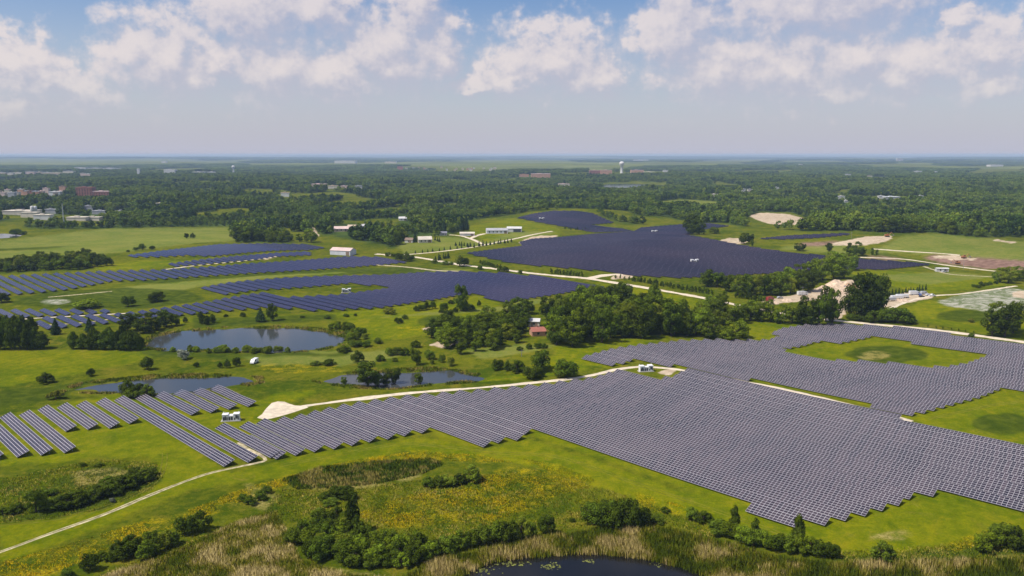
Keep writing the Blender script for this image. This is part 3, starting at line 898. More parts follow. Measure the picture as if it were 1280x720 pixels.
road('field_track', [(1112, 386), (1140, 375), (1170, 369.5), (1200, 367.5), (1240, 362), (1270, 357.5)], 4, M['gravel'], 'pale field track beside the rubble patch')
road('field_track', [(1075, 321.5), (1130, 324), (1180, 331), (1245, 339)], 5, M['gravel'], 'field track along the tip of the dark array')
road('field_track', [(1090, 311), (1130, 314), (1172, 316.5), (1200, 319)], 5, M['gravel'], 'field track below the olive green hill')
road('field_track', [(1155, 333), (1170, 338), (1190, 343), (1240, 346)], 4, M['dirt'], 'faint track curving past the white field cabin')
road('array_track', [(46, 407), (90, 404.5), (120, 401.5), (148, 397)], 3, M['dirt'], 'dirt track below the lowest blue panel rows')
road('array_track', [(-20, 402.5), (20, 399.5), (60, 396.8), (110, 394.2), (160, 391.5)], 3.2, M['gravel'], 'pale track between two banks of blue panel rows')
road('array_track', [(470, 331), (510, 334), (545, 338), (580, 339)], 6, M['dirt'], 'dry track across the hay strip between the arrays')
road('array_track', [(205, 337), (240, 332.5), (275, 329), (310, 325.5), (345, 321)], 3.5, M['gravel'], 'pale track between the wedge array and the long array')
road('array_track', [(60, 371.5), (100, 368), (140, 364)], 3, M['dirt'], 'dirt track under the leftmost panel rows')

# ------------------------------------------------------------------ solar rows
RA = rad(-44.8)
U = np.array([math.sin(RA), math.cos(RA)])        # along the rows
PN = np.array([U[1], -U[0]])                      # from low edge to high edge
TILT = rad(20.5)
SLOPE = 4.28
PERIOD = 6.95
ROW_W = []                                        # (start, end) in world, low edge


def row_points(a, b, step):
    L = float(np.hypot(*(b - a)))
    n = max(2, int(round(L / step)))
    t = np.linspace(0, L, n + 1)
    d = (b - a) / L
    p = a[None] + d[None] * t[:, None]
    zz = 0.0
    for e in (-4.0, -2.0, 0.0, 2.0, 4.0):
        c = p + PN * (SLOPE * math.cos(TILT) * 0.5) + d[None] * e
        zz = zz + T(c[:, 0], c[:, 1]) / 5.0
    return p, zz


def slope_pt(p, z, s, lift):
    """points s metres up the slope from the low edge, lifted along the panel normal"""
    h = s * math.cos(TILT) - lift * math.sin(TILT)
    return np.column_stack([p + PN * h, z + 0.62 + s * math.sin(TILT) + lift * math.cos(TILT)])


def detailed_row(a, b, label, group):
    global TILT
    TILT = rad(20.5 + random.uniform(-.9, .9))
    p, z = row_points(a, b, 1.34)
    n = len(p) - 1
    mid = (len(p) // 2)
    org = np.array([p[mid][0], p[mid][1], z[mid]])
    root = empty('solar_panel_row', org)
    tag(root, label, 'solar panels', group)
    d = (b - a) / np.hypot(*(b - a))
    # four courses of framed modules
    for c in range(4):
        s0, s1 = 0.03 + c * 1.07, 0.03 + c * 1.07 + 1.03
        q0, q1 = p[:-1] + d * 0.065, p[1:] - d * 0.065
        z0, z1 = z[:-1], z[1:]
        top = [slope_pt(q0, z0, s0 + 0.065, 0.025), slope_pt(q1, z1, s0 + 0.065, 0.025), slope_pt(q1, z1, s1 - 0.065, 0.025), slope_pt(q0, z0, s1 - 0.065, 0.025)]
        V = np.stack(top, 1).reshape(-1, 3) - org
        f = np.arange(n)[:, None] * 4 + np.array([[0, 1, 2, 3]])
        o = link('panel_course', mesh_from('panel_course', V, f, [M['cell']]), root)
        o['kind'] = 'stuff'
    # aluminium frame sheet with a thin edge
    A = slope_pt(p, z, -0.04, 0.0); B = slope_pt(p, z, SLOPE + 0.07, 0.0)
    A2 = slope_pt(p, z, -0.04, -0.07); B2 = slope_pt(p, z, SLOPE + 0.07, -0.07)
    V = np.concatenate([A, B, B2, A2]) - org
    m = n + 1
    i = np.arange(n)
    f = np.concatenate([np.stack([j * m + i, j * m + i + 1, ((j + 1) % 4) * m + i + 1, ((j + 1) % 4) * m + i], 1) for j in range(4)])
    f = np.concatenate([f, [[0, m, 2 * m, 3 * m], [m - 1, 4 * m - 1, 3 * m - 1, 2 * m - 1]]])
    link('panel_frame', mesh_from('panel_frame', V, f, [M['frame']]), root)
    # posts and torque beam
    mb = MB()
    for j in list(range(1, n, 5)) + [n - 1]:
        for s in (0.8, 3.3):
            t = slope_pt(p[j:j + 1], z[j:j + 1], s, -0.08)[0] - org
            mb.box(t[0] - .07, t[0] + .07, t[1] - .07, t[1] + .07, float(T(*(p[j] + PN * s * .9))) - org[2] - 0.25, t[2])
    mb.build('support_posts' if False else 'support_post', M['steel'], root)['kind'] = 'stuff'
    ROW_W.append((a, b))
    return root


def plain_row_geom(a, b):
    p, z = row_points(a, b, 8.0)
    m = len(p)
    A = slope_pt(p, z, 0, 0.04); B = slope_pt(p, z, SLOPE, 0.04)
    A2 = slope_pt(p, z, 0, -0.06); B2 = slope_pt(p, z, SLOPE, -0.06)
    C = slope_pt(p, z, 3.3, -0.06); D = C.copy(); D[:, 2] = z - 0.3
    V = np.concatenate([A, B, B2, A2])
    i = np.arange(m - 1)
    f = np.concatenate([np.stack([j * m + i, j * m + i + 1, ((j + 1) % 4) * m + i + 1, ((j + 1) % 4) * m + i], 1) for j in range(4)])
    fm = np.concatenate([np.zeros(m - 1), np.ones(m - 1), np.ones(m - 1), np.ones(m - 1), [1, 1]]).astype(int)
    f = np.concatenate([f, [[0, m, 2 * m, 3 * m], [m - 1, 4 * m - 1, 3 * m - 1, 2 * m - 1]]])
    # pale gaps between the tables
    g = []
    for j in range(1, m - 1):
        q = p[j:j + 1]
        zz = z[j:j + 1]
        d = (b - a) / np.hypot(*(b - a)) * 0.09
        base = len(V) + len(g)
        for pt in (slope_pt(q - d, zz, 0, 0.055), slope_pt(q + d, zz, 0, 0.055), slope_pt(q + d, zz, SLOPE, 0.055), slope_pt(q - d, zz, SLOPE, 0.055)):
            g.append(pt[0])
        f = np.concatenate([f, [[base, base + 1, base + 2, base + 3]]])
        fm = np.append(fm, 1)
    # three pale joints between the courses
    for s in (0.95, 1.90, 2.85):
        b0 = len(V) + len(g)
        lo = slope_pt(p, z, s - 0.045, 0.055); hi = slope_pt(p, z, s + 0.045, 0.055)
        g += list(lo) + list(hi)
        f = np.concatenate([f, np.stack([b0 + i, b0 + i + 1, b0 + m + i + 1, b0 + m + i], 1)])
        fm = np.append(fm, np.ones(m - 1, int))
    if g:
        V = np.concatenate([V, np.array(g)])
    # support posts
    mb = MB()
    for j in range(m):
        for s in (0.9, 3.2):
            t = slope_pt(p[j:j + 1], z[j:j + 1], s, -0.06)[0]
            mb.box(t[0] - .08, t[0] + .08, t[1] - .08, t[1] + .08, z[j] - 0.6, t[2])
    n0 = len(V)
    V = np.concatenate([V, np.array(mb.v)])
    f = np.concatenate([f, np.array(mb.f4) + n0])
    fm = np.append(fm, np.ones(len(mb.f4), int))
    return V, f, fm


def plain_row(a, b, label, group, cell='cell_far'):
    V, f, fm = plain_row_geom(a, b)
    org = V[0] * 1.0
    org[2] -= 0.62
    o = link('solar_panel_row', mesh_from('solar_panel_row', V - org, f, [M[cell], M['frame_far']], fm))
    o.location = org
    tag(o, label, 'solar panels', group)
    ROW_W.append((a, b))
    return o


M['frame_far'] = mat('dimmed_panel_frame', (0.085, 0.085, 0.11), 0.5, 0.25)  # frame dimmed in colour along with the far cells


def rows_in(polys, holes=(), phase=0.0, min_len=9.0, PERIOD=6.95):
    """row segments (start, end) whose low edge lies inside traced polygons"""
    pts = []
    for poly in polys:
        for q in poly:
            pts.append(G(*q))
    pts = np.array(pts)
    c = pts @ PN
    u = pts @ U
    out = []
    k0, k1 = int(math.floor((c.min() - phase) / PERIOD)), int(math.ceil((c.max() - phase) / PERIOD))
    for k in range(k0, k1 + 1):
        cc = phase + k * PERIOD
        t = np.arange(u.min() - 5, u.max() + 5, 0.8)
        q = PN[None] * cc + U[None] * t[:, None]
        z = T(q[:, 0], q[:, 1]) + 0.6
        px, py = project(q[:, 0], q[:, 1], z)
        ins = np.zeros(len(t), bool)
        for poly in polys:
            ins |= in_poly(px, py, poly)
        for h in holes:
            ins &= ~in_poly(px, py, h)
        e = np.flatnonzero(np.diff(np.concatenate([[0], ins.astype(int), [0]])))
        for s, t1 in zip(e[::2], e[1::2]):
            if (t1 - s) * 0.8 >= min_len:
                out.append((PN * cc + U * t[s], PN * cc + U * t[t1 - 1], k - k0))
    return out


STATION_HOLES = [[(792, 468), (798, 462), (842, 462), (850, 466), (838, 473), (815, 478)]]
SN = {}
for i, (a, b) in enumerate(SINGLE_ROWS):
    if i in (8, 9):
        lab = 'very long row of panels reaching down to the dirt track'
        grp = 'two long rows beside the dirt track'
    elif 10 <= i <= 13:
        lab = 'short row of panels between narrow pond and white power station'
        grp = 'short rows above the white power station'
    elif i == 14:
        lab = 'row of blue-grey panels directly below the white power station by the pond'
        grp = None
    elif i < 4:
        lab = 'longer row of panels above the bushy marsh, counted from its open end'
        grp = 'longer separate rows left of the track'
    else:
        lab = 'short separate row of panels below the narrow pond, counted from the marsh'
        grp = 'short separate rows left of the track'
    if grp:
        SN[grp] = SN.get(grp, 0) + 1
        lab = ordw(SN[grp]) + ' ' + lab
    A_, B_ = np.array(G(*a)), np.array(G(*b))
    mid, L = (A_ + B_) / 2, np.hypot(*(A_ - B_))
    d = (B_ - A_) / L
    d = d * 0.4 - U * 0.6
    d /= np.hypot(*d)
    detailed_row(mid - d * L / 2, mid + d * L / 2, lab, grp)

near_rows = rows_in([SOLAR['near']], STATION_HOLES, phase=float(np.array(G(296, 534)) @ PN))
second_rows = rows_in([SOLAR['second']], [HOLE], phase=1.0)
def row_labels(rows, what, start):
    """one label per row: its count from a landmark, and which piece where a row is interrupted"""
    lines = sorted(set(r[2] for r in rows))
    out = []
    for (a, b, k) in rows:
        same = sorted([r for r in rows if r[2] == k], key=lambda r: float(r[0] @ U))
        i = next(j for j, r in enumerate(same) if r[0] is a)
        lab = '%s %s from %s' % (ordw(lines.index(k) + 1), what, start)
        if len(same) > 1:
            lab += ', %s piece' % (['near', 'far'] if len(same) == 2 else ['near', 'middle', 'far', 'farthest', 'last'])[i]
        out.append(lab)
    return out


for (a, b, _), lab in zip(near_rows, row_labels(near_rows, 'grey panel row of the front array', 'the sandy pad')):
    detailed_row(a, b, lab, 'rows of the front array')
for (a, b, _), lab in zip(second_rows, row_labels(second_rows, 'grey panel row of the oval clearing array', 'the bushes')):
    detailed_row(a, b, lab, 'rows of the array around the oval clearing')
SLOPE, TILT = 3.8, rad(18)

far = []
for key, lab, grp, ph, per in (('low_a', ('short blue panel row above the pale track', 'the dark poplar grove'), 'upper bank of the low blue rows', 2.0, 7.4),
                          ('low_b', ('blue panel row of the bank above the large pond', 'the dark poplar grove'), 'blue rows above the large pond', 2.0, 7.8),
                          ('mid', ('dark blue panel row below the hay strip', 'the pointed grassy end'), 'rows of the middle array', 3.5, 8.1),
                          ('left_main', ('blue panel row above the hay strip', 'the thick hedge'), 'rows of the long array above the hay strip', 5.0, 8.0),
                          ('left_wedge', ('blue panel row of the narrow wedge array', 'its grassy tip'), 'rows of the wedge array', 0.5, 8.0),
                          ('left_top', ('blue panel row below the big hay field', 'the lone dark bushes'), 'rows of the topmost blue array', 0.5, 8.0),
                          ('right', ('dark navy panel row beyond the country road', 'the farm lane tip'), 'rows of the big dark array', 4.0, 7.4)):
    rr = rows_in([SOLAR[key]], phase=ph, PERIOD=per)
    for (a, b, _), lb in zip(rr, row_labels(rr, *lab)):
        far.append((float((a + b)[1] / 2), a, b, lb, grp))
far.sort(key=lambda r: r[0])
budget = 290 - len(near_rows) - len(second_rows) - len(SINGLE_ROWS)
rest = []
for i, (yy, a, b, lab, grp) in enumerate(far):
    if i < budget:
        plain_row(a, b, lab, grp, 'cell_dark' if 'dark array' in grp else 'cell_far')
    else:
        rest.append((a, b))
for key in ('hill', 'strip'):
    rest += [(a, b) for a, b, _ in rows_in([SOLAR[key]], phase=1.0, PERIOD=7.4)]
Vs, Fs, Ms, n0 = [], [], [], 0
for a, b in rest:
    V, f, fm = plain_row_geom(a, b)
    Vs.append(V); Fs.append(f + n0); Ms.append(fm); n0 += len(V)
    ROW_W.append((a, b))
if Vs:
    o = link('distant_solar_rows', mesh_from('distant_solar_rows', np.concatenate(Vs), np.concatenate(Fs), [M['cell_dark'], M['frame_far']], np.concatenate(Ms)))
    tag(o, 'mass of far panel rows on the low hill and beyond the country road', 'solar panels', kind='stuff')
print('ROWS', len(near_rows), len(second_rows), len(far), 'rest', len(rest))

# ------------------------------------------------------------------ plants: prototypes in unit size (1 wide, 1 high)
def leaf_quads(c, nrm, size, rng):
    n = len(c)
    nrm = nrm + rng.normal(0, 0.32, (n, 3))
    nrm /= np.linalg.norm(nrm, axis=1)[:, None] + 1e-9
    r = rng.normal(0, 1, (n, 3))
    t = np.cross(nrm, r)
    t /= np.linalg.norm(t, axis=1)[:, None] + 1e-9
    b = np.cross(nrm, t)
    s = size * rng.uniform(0.6, 1.35, n)[:, None]
    t, b = t * s, b * s * 0.75
    V = np.stack([c - t * 0.5, c - b * 0.5 + nrm * s * .12, c + t * 0.5, c + b * 0.5 + nrm * s * .12], 1).reshape(-1, 3)
    f = np.arange(n)[:, None] * 4 + np.array([[0, 1, 2, 3]])
    return V, f


def lobes_crown(name, seed, lobes, nleaf, size, m):
    """lobes: (x, y, z, r, rz)"""
    rng = np.random.default_rng(seed)
    L = np.array(lobes)
    w = L[:, 3] ** 2
    k = rng.choice(len(L), nleaf, p=w / w.sum())
    d = rng.normal(0, 1, (nleaf, 3))
    d[:, 2] = d[:, 2] * 0.9 + 0.25
    d /= np.linalg.norm(d, axis=1)[:, None]
    rr = rng.uniform(0.72, 1.06, nleaf)[:, None]
    c = L[k, :3] + d * rr * np.stack([L[k, 3], L[k, 3], L[k, 4]], 1)
    nrm = d.copy()
    c[:, 2] = np.maximum(c[:, 2], 0.015)
    V, f = leaf_quads(c, nrm, size, rng)
    return mesh_from(name, V, f, [m])


def broad_lobes(seed, n=16, zc=0.53, rz=0.37, rxy=0.35, lr=(0.085, 0.165)):
    r = random.Random(seed)
    out = []
    lean = (r.uniform(-.05, .05), r.uniform(-.05, .05))
    for i in range(n):
        a = r.uniform(0, 6.283)
        q = math.sqrt(r.uniform(0, 1))
        zz = r.uniform(-1, 1)
        k = math.sqrt(max(0.0, 1 - zz * zz * 0.75))
        R = r.uniform(*lr)
        out.append((math.cos(a) * q * k * rxy + lean[0] * zz, math.sin(a) * q * k * rxy + lean[1] * zz, zc + zz * rz, R, R * r.uniform(.75, 1.0)))
    return out


def dome_lobes(seed, n=14):
    r = random.Random(seed)
    out = []
    for i in range(n):
        a = r.uniform(0, 6.283)
        q = math.sqrt(r.uniform(0, 1)) * 0.36
        R = r.uniform(0.10, 0.18)
        top = 0.86 * math.sqrt(max(0.05, 1 - (q / 0.46) ** 2))
        out.append((math.cos(a) * q, math.sin(a) * q, r.uniform(0.22, max(0.25, top - R * .8)), R, R * 1.05))
    return out


def column_lobes(seed, n=16):
    r = random.Random(seed)
    out = []
    for i in range(n):
        z = 0.14 + 0.76 * (i + r.uniform(-.3, .3)) / n
        k = math.sin(math.pi * min(1, (z + .12) * .9)) ** 0.7
        a = r.uniform(0, 6.283)
        out.append((math.cos(a) * .16 * k, math.sin(a) * .16 * k, z, .30 * k * r.uniform(.7, 1.1) + .04, .11))
    return out


def conifer_crown(name, seed, nleaf, size, m):
    rng = np.random.default_rng(seed)
    z = rng.power(1.0, nleaf) * 0.0 + 1 - np.sqrt(rng.uniform(0, 1, nleaf))
    z = 0.06 + z * 0.94
    tier = 0.8 + 0.25 * np.sin(z * 46)
    r = 0.47 * (1.0 - z) ** 0.85 * tier * rng.uniform(0.55, 1.0, nleaf)
    a = rng.uniform(0, 6.283, nleaf)
    c = np.stack([np.cos(a) * r, np.sin(a) * r, z], 1)
    nrm = np.stack([np.cos(a), np.sin(a), np.full(nleaf, 0.75)], 1)
    V, f = leaf_quads(c, nrm, size, rng)
    return mesh_from(name, V, f, [m])


def trunk_mesh(seed, h=0.55, r=0.035):
    rr = random.Random(seed)
    mb = MB()
    mb.bar((0, 0, -0.02), (rr.uniform(-.02, .02), rr.uniform(-.02, .02), h), r, r * .55, 7)
    for i in range(5):
        a = rr.uniform(0, 6.283)
        z0 = rr.uniform(h * .45, h * .95)
        mb.bar((0, 0, z0), (math.cos(a) * .26, math.sin(a) * .26, z0 + rr.uniform(.14, .26)), r * .45, r * .12, 5)
    return mb.mesh('trunk', M['bark'])


PROTO = {}
for nm, mt in (('leaf', M['leaf']), ('leaf_dark', M['leaf_dark']), ('leaf_light', M['leaf_light'])):
    PROTO['broad_' + nm] = [lobes_crown('crown', 10 + i, broad_lobes(i * 3 + 1, 30), 3000, 0.056, mt) for i in range(4)]
    PROTO['bush_' + nm] = [lobes_crown('foliage', 40 + i, dome_lobes(i * 5 + 2, 24), 2400, 0.068, mt) for i in range(3)]
PROTO['bush_leaf_yellow'] = [lobes_crown('foliage', 61, dome_lobes(61), 1300, 0.085, M['leaf_yellow'])]
PROTO['bush_leaf_pale'] = [lobes_crown('foliage', 62, dome_lobes(62), 1300, 0.085, M['leaf_pale'])]
PROTO['column_leaf_dark'] = [lobes_crown('crown', 70 + i, column_lobes(70 + i), 1900, 0.09, M['leaf_dark']) for i in range(2)]
PROTO['column_leaf'] = [lobes_crown('crown', 75 + i, column_lobes(75 + i), 1900, 0.09, M['leaf']) for i in range(2)]
PROTO['conifer_needle'] = [conifer_crown('crown', 80 + i, 1500, 0.10, M['needle']) for i in range(2)]
PROTO['young_needle'] = [conifer_crown('young_tree', 90 + i, 130, 0.20, M['needle']) for i in range(2)]
PROTO['young_leaf'] = [lobes_crown('young_tree', 94, column_lobes(94, 7), 130, 0.22, M['leaf_dark'])]
TRUNK = [trunk_mesh(i) for i in range(3)]
STEM = [trunk_mesh(9, 0.5, 0.03)]
LOW = [lobes_crown('woodland_tree', 120 + i, broad_lobes(200 + i, [7, 9, 12, 8, 14, 10][i], 0.54, 0.33, [.26, .32, .36, .24, .38, .30][i], (0.12, 0.26)), 190, 0.16, M['woods']) for i in range(6)]
CLUMP = [lobes_crown('woodland_clump', 140 + i, [(random.Random(i * 50 + j).uniform(-.42, .42), random.Random(i * 50 + j + 500).uniform(-.42, .42), 0.45, .15, .42) for j in range(26)], 330, 0.12, M['woods']) for i in range(2)]
PLANT_XY = []


def plant(kind, px, py, wpx, hpx, label, cat='tree', group=None, world=None):
    """one tree or bush standing at photo position px, py (foot), wpx wide and hpx high in the photo"""
    x, y = world if world is not None else G(px, py)
    z = T(x, y)
    sc_ = px_scale(y)
    w, h = wpx / sc_, hpx / sc_
    proto = PROTO[kind]
    k = random.randrange(len(proto))
    base = kind.split('_')[0]
    nm = {'broad': 'broadleaf_tree', 'bush': 'bush', 'column': 'poplar_tree', 'conifer': 'spruce_tree', 'young': 'young_tree'}[base]
    rz = random.uniform(0, 6.283)
    if base == 'young':
        o = link(nm, proto[k])
        o.location = (x, y, z - 0.03)
        o.rotation_euler = (0, 0, rz)
        o.scale = (w, w, h)
        tag(o, label, cat, group)
        return o
    # crowns fill about 0.95 of their unit box
    e = empty(nm, (x, y, z - 0.05), rz, (w * 1.08 * random.uniform(.85, 1.2), w * 1.08 * random.uniform(.85, 1.2), h * 1.06))
    tag(e, label, cat, group)
    link('foliage' if base == 'bush' else 'crown', proto[k], e)
    link('stem' if base == 'bush' else 'trunk', STEM[0] if base == 'bush' else TRUNK[k % 3], e)
    PLANT_XY.append((x, y, w * 0.4))
    return e


def grove(kinds, poly, spacing, wh, label, cat='tree', group=None, jitter=0.45, limit=999):
    """fill a traced polygon of feet with trees; wh = (width m, height m)"""
    pts = np.array([G(*q) for q in poly])
    x0, y0 = pts.min(0)
    x1, y1 = pts.max(0)
    out = []
    yy = y0
    r = 0
    while yy <= y1:
        xx = x0 + (spacing / 2 if r % 2 else 0)
        while xx <= x1:
            a = xx + random.uniform(-jitter, jitter) * spacing
            b = yy + random.uniform(-jitter, jitter) * spacing
            px, py = project(np.array([a]), np.array([b]), T(np.array([a]), np.array([b])))
            if in_poly(px, py, poly)[0]:
                out.append((a, b))
            xx += spacing
        yy += spacing * 0.87
        r += 1
    random.shuffle(out)
    for (a, b) in out[:limit]:
        s = px_scale(b)
        k = random.uniform(0.75, 1.2)
        kd = random.choice(kinds)
        tone = 'light green ' if kd.endswith('light') else 'dark green ' if kd.endswith('dark') else 'mid green '
        plant(kd, 0, 0, wh[0] * s * k * random.uniform(.9, 1.1), wh[1] * s * k, tone + label, cat, group, world=(a, b))
    return len(out)


BL, BD, BT = 'broad_leaf', 'broad_leaf_dark', 'broad_leaf_light'
UL, UD, UT = 'bush_leaf', 'bush_leaf_dark', 'bush_leaf_light'

# foreground hedge between the flower strip and the dry reeds
g = 'hedge along the dry reed bed'
for (x, y, w, h) in [(113, 713, 24, 27), (128, 700, 18, 13), (142, 700, 18, 15), (155, 699, 24, 23), (170, 692, 22, 23), (182, 697, 24, 26), (195, 691, 22, 25), (207, 684, 24, 27), (217, 681, 22, 20), (148, 690, 20, 18), (165, 684, 22, 20), (188, 680, 22, 22)]:
    plant(random.choice([UD, UD, UL]), x, y, w, h, 'dark green bush in the hedge between flower strip and dry reeds', 'bush', g)
plant(UD, 231, 668, 28, 30, 'tall dark bush at the upper end of the reed-bed hedge', 'bush', g)
plant(UL, 252, 662, 27, 29, 'ragged bush with bare twigs at the tip of the reed-bed hedge', 'bush', g)
plant(UD, 84, 724, 20, 16, 'low dark bush standing apart from the reed-bed hedge', 'bush', g)
# marsh bushes left of the track
g = 'bushes of the marsh beside the track'
plant(BL, 45, 640, 30, 36, 'pale green willow standing up among the marsh bushes', 'tree')
for (x, y, w, h) in [(70, 634, 30, 15), (84, 634, 34, 20), (98, 631, 30, 22), (112, 626, 28, 16), (126, 621, 32, 20), (140, 617, 28, 20), (152, 612, 32, 20), (165, 606, 30, 18), (180, 600, 26, 17), (190, 594, 18, 12), (168, 596, 24, 14), (20, 640, 22, 12), (3, 642, 18, 9), (60, 618, 20, 9), (135, 606, 22, 12), (104, 583, 10, 6), (124, 583, 12, 5)]:
    plant(random.choice([UD, UD, UL]), x, y, w, h, 'low dark bush in the marsh left of the dirt track', 'bush', g)
plant('bush_leaf_pale', 140, 628, 10, 8, 'small grey-green bush in front of the marsh bushes', 'bush')
# big thicket by the near pond
g = 'thicket beside the cattail pond'
grove([UL, UL, UD, UT], [(360, 676), (376, 656), (400, 648), (432, 646), (450, 668), (480, 676), (520, 668), (548, 684), (540, 700), (505, 714), (450, 716), (410, 704), (375, 694)], 4.1, (6.2, 5.6), 'rounded bush in the dense thicket beside the cattail pond', 'bush', g)
plant('column_leaf_dark', 441, 664, 19, 46, 'tall narrow poplar rising out of the thicket', 'tree')
plant('column_leaf_dark', 447, 672, 17, 30, 'shorter narrow poplar at the foot of the tall one', 'tree')
for I_, (x, y, w, h) in enumerate([(556, 692, 26, 28), (573, 686, 26, 28), (590, 682, 24, 26), (604, 680, 26, 30), (620, 677, 26, 32), (636, 677, 28, 34), (652, 674, 26, 34), (662, 672, 18, 24)], 1):
    plant(random.choice([UL, UL, UD]), x, y, w, h, '%s tall bush from the thicket in the row along the reeds' % ordw(I_), 'bush', 'row of bushes above the reeds')
plant(UD, 683, 667, 20, 29, 'single upright dark bush at the end of the bush row', 'bush')
for (x, y, w, h) in [(405, 626, 22, 13), (418, 621, 24, 15), (432, 620, 24, 14), (413, 631, 20, 10), (440, 623, 16, 10)]:
    plant(random.choice([UD, UL]), x, y, w, h, 'bush in the small clump in front of the dark sedge hollow', 'bush', 'clump below the sedge hollow')
for (x, y, w, h) in [(536, 607, 22, 13), (548, 607, 24, 15), (560, 606, 24, 15), (573, 604, 22, 14), (590, 601, 26, 24)]:
    plant(random.choice([UD, UD, UL]), x, y, w, h, 'bush in the oval clump on the flower meadow', 'bush', 'clump on the flower meadow')
for (x, y, w, h) in [(303, 627, 14, 12), (313, 630, 18, 13), (326, 624, 16, 13), (334, 616, 14, 11)]:
    plant(UD, x, y, w, h, 'bush in the loose clump between hedge and thicket', 'bush', 'clump between hedge and thicket')
g = 'large bush group above the pond'
for (x, y, w, h) in [(742, 656, 34, 34), (758, 659, 36, 42), (775, 660, 36, 42), (790, 658, 30, 40), (800, 657, 26, 30), (735, 650, 24, 26)]:
    plant(random.choice([UD, UL]), x, y, w, h, 'big rounded bush in the broad clump above the pond', 'bush', g)
for (x, y, w, h) in [(812, 650, 14, 9), (822, 653, 18, 10), (832, 640, 14, 8), (715, 652, 8, 6), (865, 648, 22, 17), (880, 653, 24, 16)]:
    plant(random.choice([UD, UL]), x, y, w, h, 'low dull green bush between the broad clump and the poplar hedge', 'bush', 'low bushes between two hedges')
g = 'hedge below the front array'
for I_, (x, y, w, h) in enumerate([(898, 668, 26, 24), (912, 672, 26, 26), (928, 678, 26, 26), (942, 682, 26, 27), (956, 684, 26, 24), (970, 688, 26, 27), (985, 690, 26, 28), (1000, 691, 26, 30), (1014, 691, 26, 24), (1028, 695, 24, 24), (1040, 696, 20, 22)], 1):
    plant(random.choice([UL, UL, UT, UD]), x, y, w, h, '%s bush from the broad clump in the hedge below the front array' % ordw(I_), 'bush', g)
for I_, (x, y, w, h) in enumerate([(917, 664, 15, 34), (944, 674, 12, 28), (996, 684, 19, 44)], 1):
    plant('column_leaf', x, y, w, h, '%s slim poplar rising from the hedge below the front array' % ordw(I_), 'tree', 'poplars in the hedge')
plant(UL, 1104, 703, 36, 31, 'single rounded green bush on the grass right of the hedge', 'bush')
for (x, y, w, h) in [(1232, 689, 32, 30), (1252, 682, 30, 36), (1270, 686, 28, 34), (1284, 684, 26, 30)]:
    plant(random.choice([UT, UL]), x, y, w, h, 'bright green bush in the group at the corner of the front array', 'bush', 'bushes at the corner of the front array')

# around the ponds
for (k, x, y, w, h, lab) in [(UD, 184, 462, 18, 20, 'round dark bush alone above the narrow pond'), (UD, 114, 470, 11, 12, 'small upright bush on the bank of the narrow pond'), (UL, 57, 479, 22, 15, 'low round bush at the lower edge of the bright field'),
                            ('bush_leaf_yellow', 70, 499, 22, 17, 'yellow-green bush below the end of the narrow pond'), ('bush_leaf_pale', 229, 449, 15, 16, 'pale grey willow bush between the two left ponds'), (UD, 245, 459, 8, 8, 'small dark bush below the pale willow'),
                            (UL, 447, 453, 19, 17, 'rounded green tree on the dry grass right of the large pond'), ('bush_leaf_yellow', 488, 392, 18, 11, 'wide yellow-green bush below the middle array'),
                            (UD, 498, 404, 11, 9, 'small round bush beside the dark wet hollow'), (UL, 506, 399, 8, 7, 'tiny pale green bush behind the wet hollow'), (BD, 576, 389, 22, 32, 'tall tree with spreading top alone below the middle array'),
                            (BD, 460, 483, 40, 30, 'large spreading tree on the bank of the centre pond'), (BL, 521, 456, 17, 24, 'dense dark tree above the centre pond')]:
    plant(k, x, y, w, h, lab, 'bush' if k.startswith('bush') else 'tree')
for (x, y, w, h) in [(284, 460, 11, 13), (296, 458, 11, 14), (275, 460, 8, 9)]:
    plant(UD, x, y, w, h, 'small upright bush near the white van', 'bush', 'bushes near the white van')
for (x, y, w, h) in [(159, 492, 22, 20), (172, 495, 22, 18), (184, 496, 22, 18), (166, 497, 20, 13)]:
    plant(random.choice([UL, UD]), x, y, w, h, 'bush in the clump between narrow pond and solar rows', 'bush', 'clump at the narrow pond')
for (x, y, w, h) in [(484, 482, 18, 20), (494, 481, 18, 23), (523, 481, 12, 18), (472, 482, 20, 18), (430, 481, 10, 10)]:
    plant(random.choice([BD, BL]), x, y, w, h, 'slender tree on the near bank of the centre pond', 'tree', 'trees on the centre pond bank')
g = 'dark poplar grove at the blue rows'
for (x, y, h) in [(-4, 437, 32), (6, 436, 35), (15, 437, 36), (25, 436, 37), (34, 437, 33), (43, 436, 28), (52, 436, 22), (10, 428, 34), (28, 427, 34), (40, 426, 30), (2, 424, 30), (20, 420, 26)]:
    plant('column_leaf_dark', x, y, 17, h, 'tall dark poplar in the dense grove below the leftmost blue rows', 'tree', g)
for I_, (x, y, h) in enumerate([(92, 436, 22), (104, 436, 20), (113, 437, 22), (122, 437, 25), (131, 437, 24), (140, 437, 25), (149, 438, 25), (157, 438, 24), (165, 438, 26), (173, 438, 24), (118, 430, 22), (136, 430, 22), (154, 430, 24)], 1):
    plant('column_leaf_dark', x, y, 15, h, '%s dark poplar of the row between bright field and large pond' % ordw(I_), 'tree', 'poplar row by the large pond')
for (x, y, w, h) in [(160, 414, 24, 22), (182, 416, 30, 24), (196, 412, 26, 22), (208, 408, 22, 20), (220, 407, 18, 18), (172, 412, 22, 20)]:
    plant(random.choice([BD, BL]), x, y, w, h, 'rounded tree in the clump left of the large pond', 'tree', 'clump left of the large pond')
plant('conifer_needle', 70, 418, 17, 20, 'broad spruce in front of the lowest blue rows', 'tree')
plant('conifer_needle', 112, 415, 13, 18, 'slim spruce beside the poplar row', 'tree')
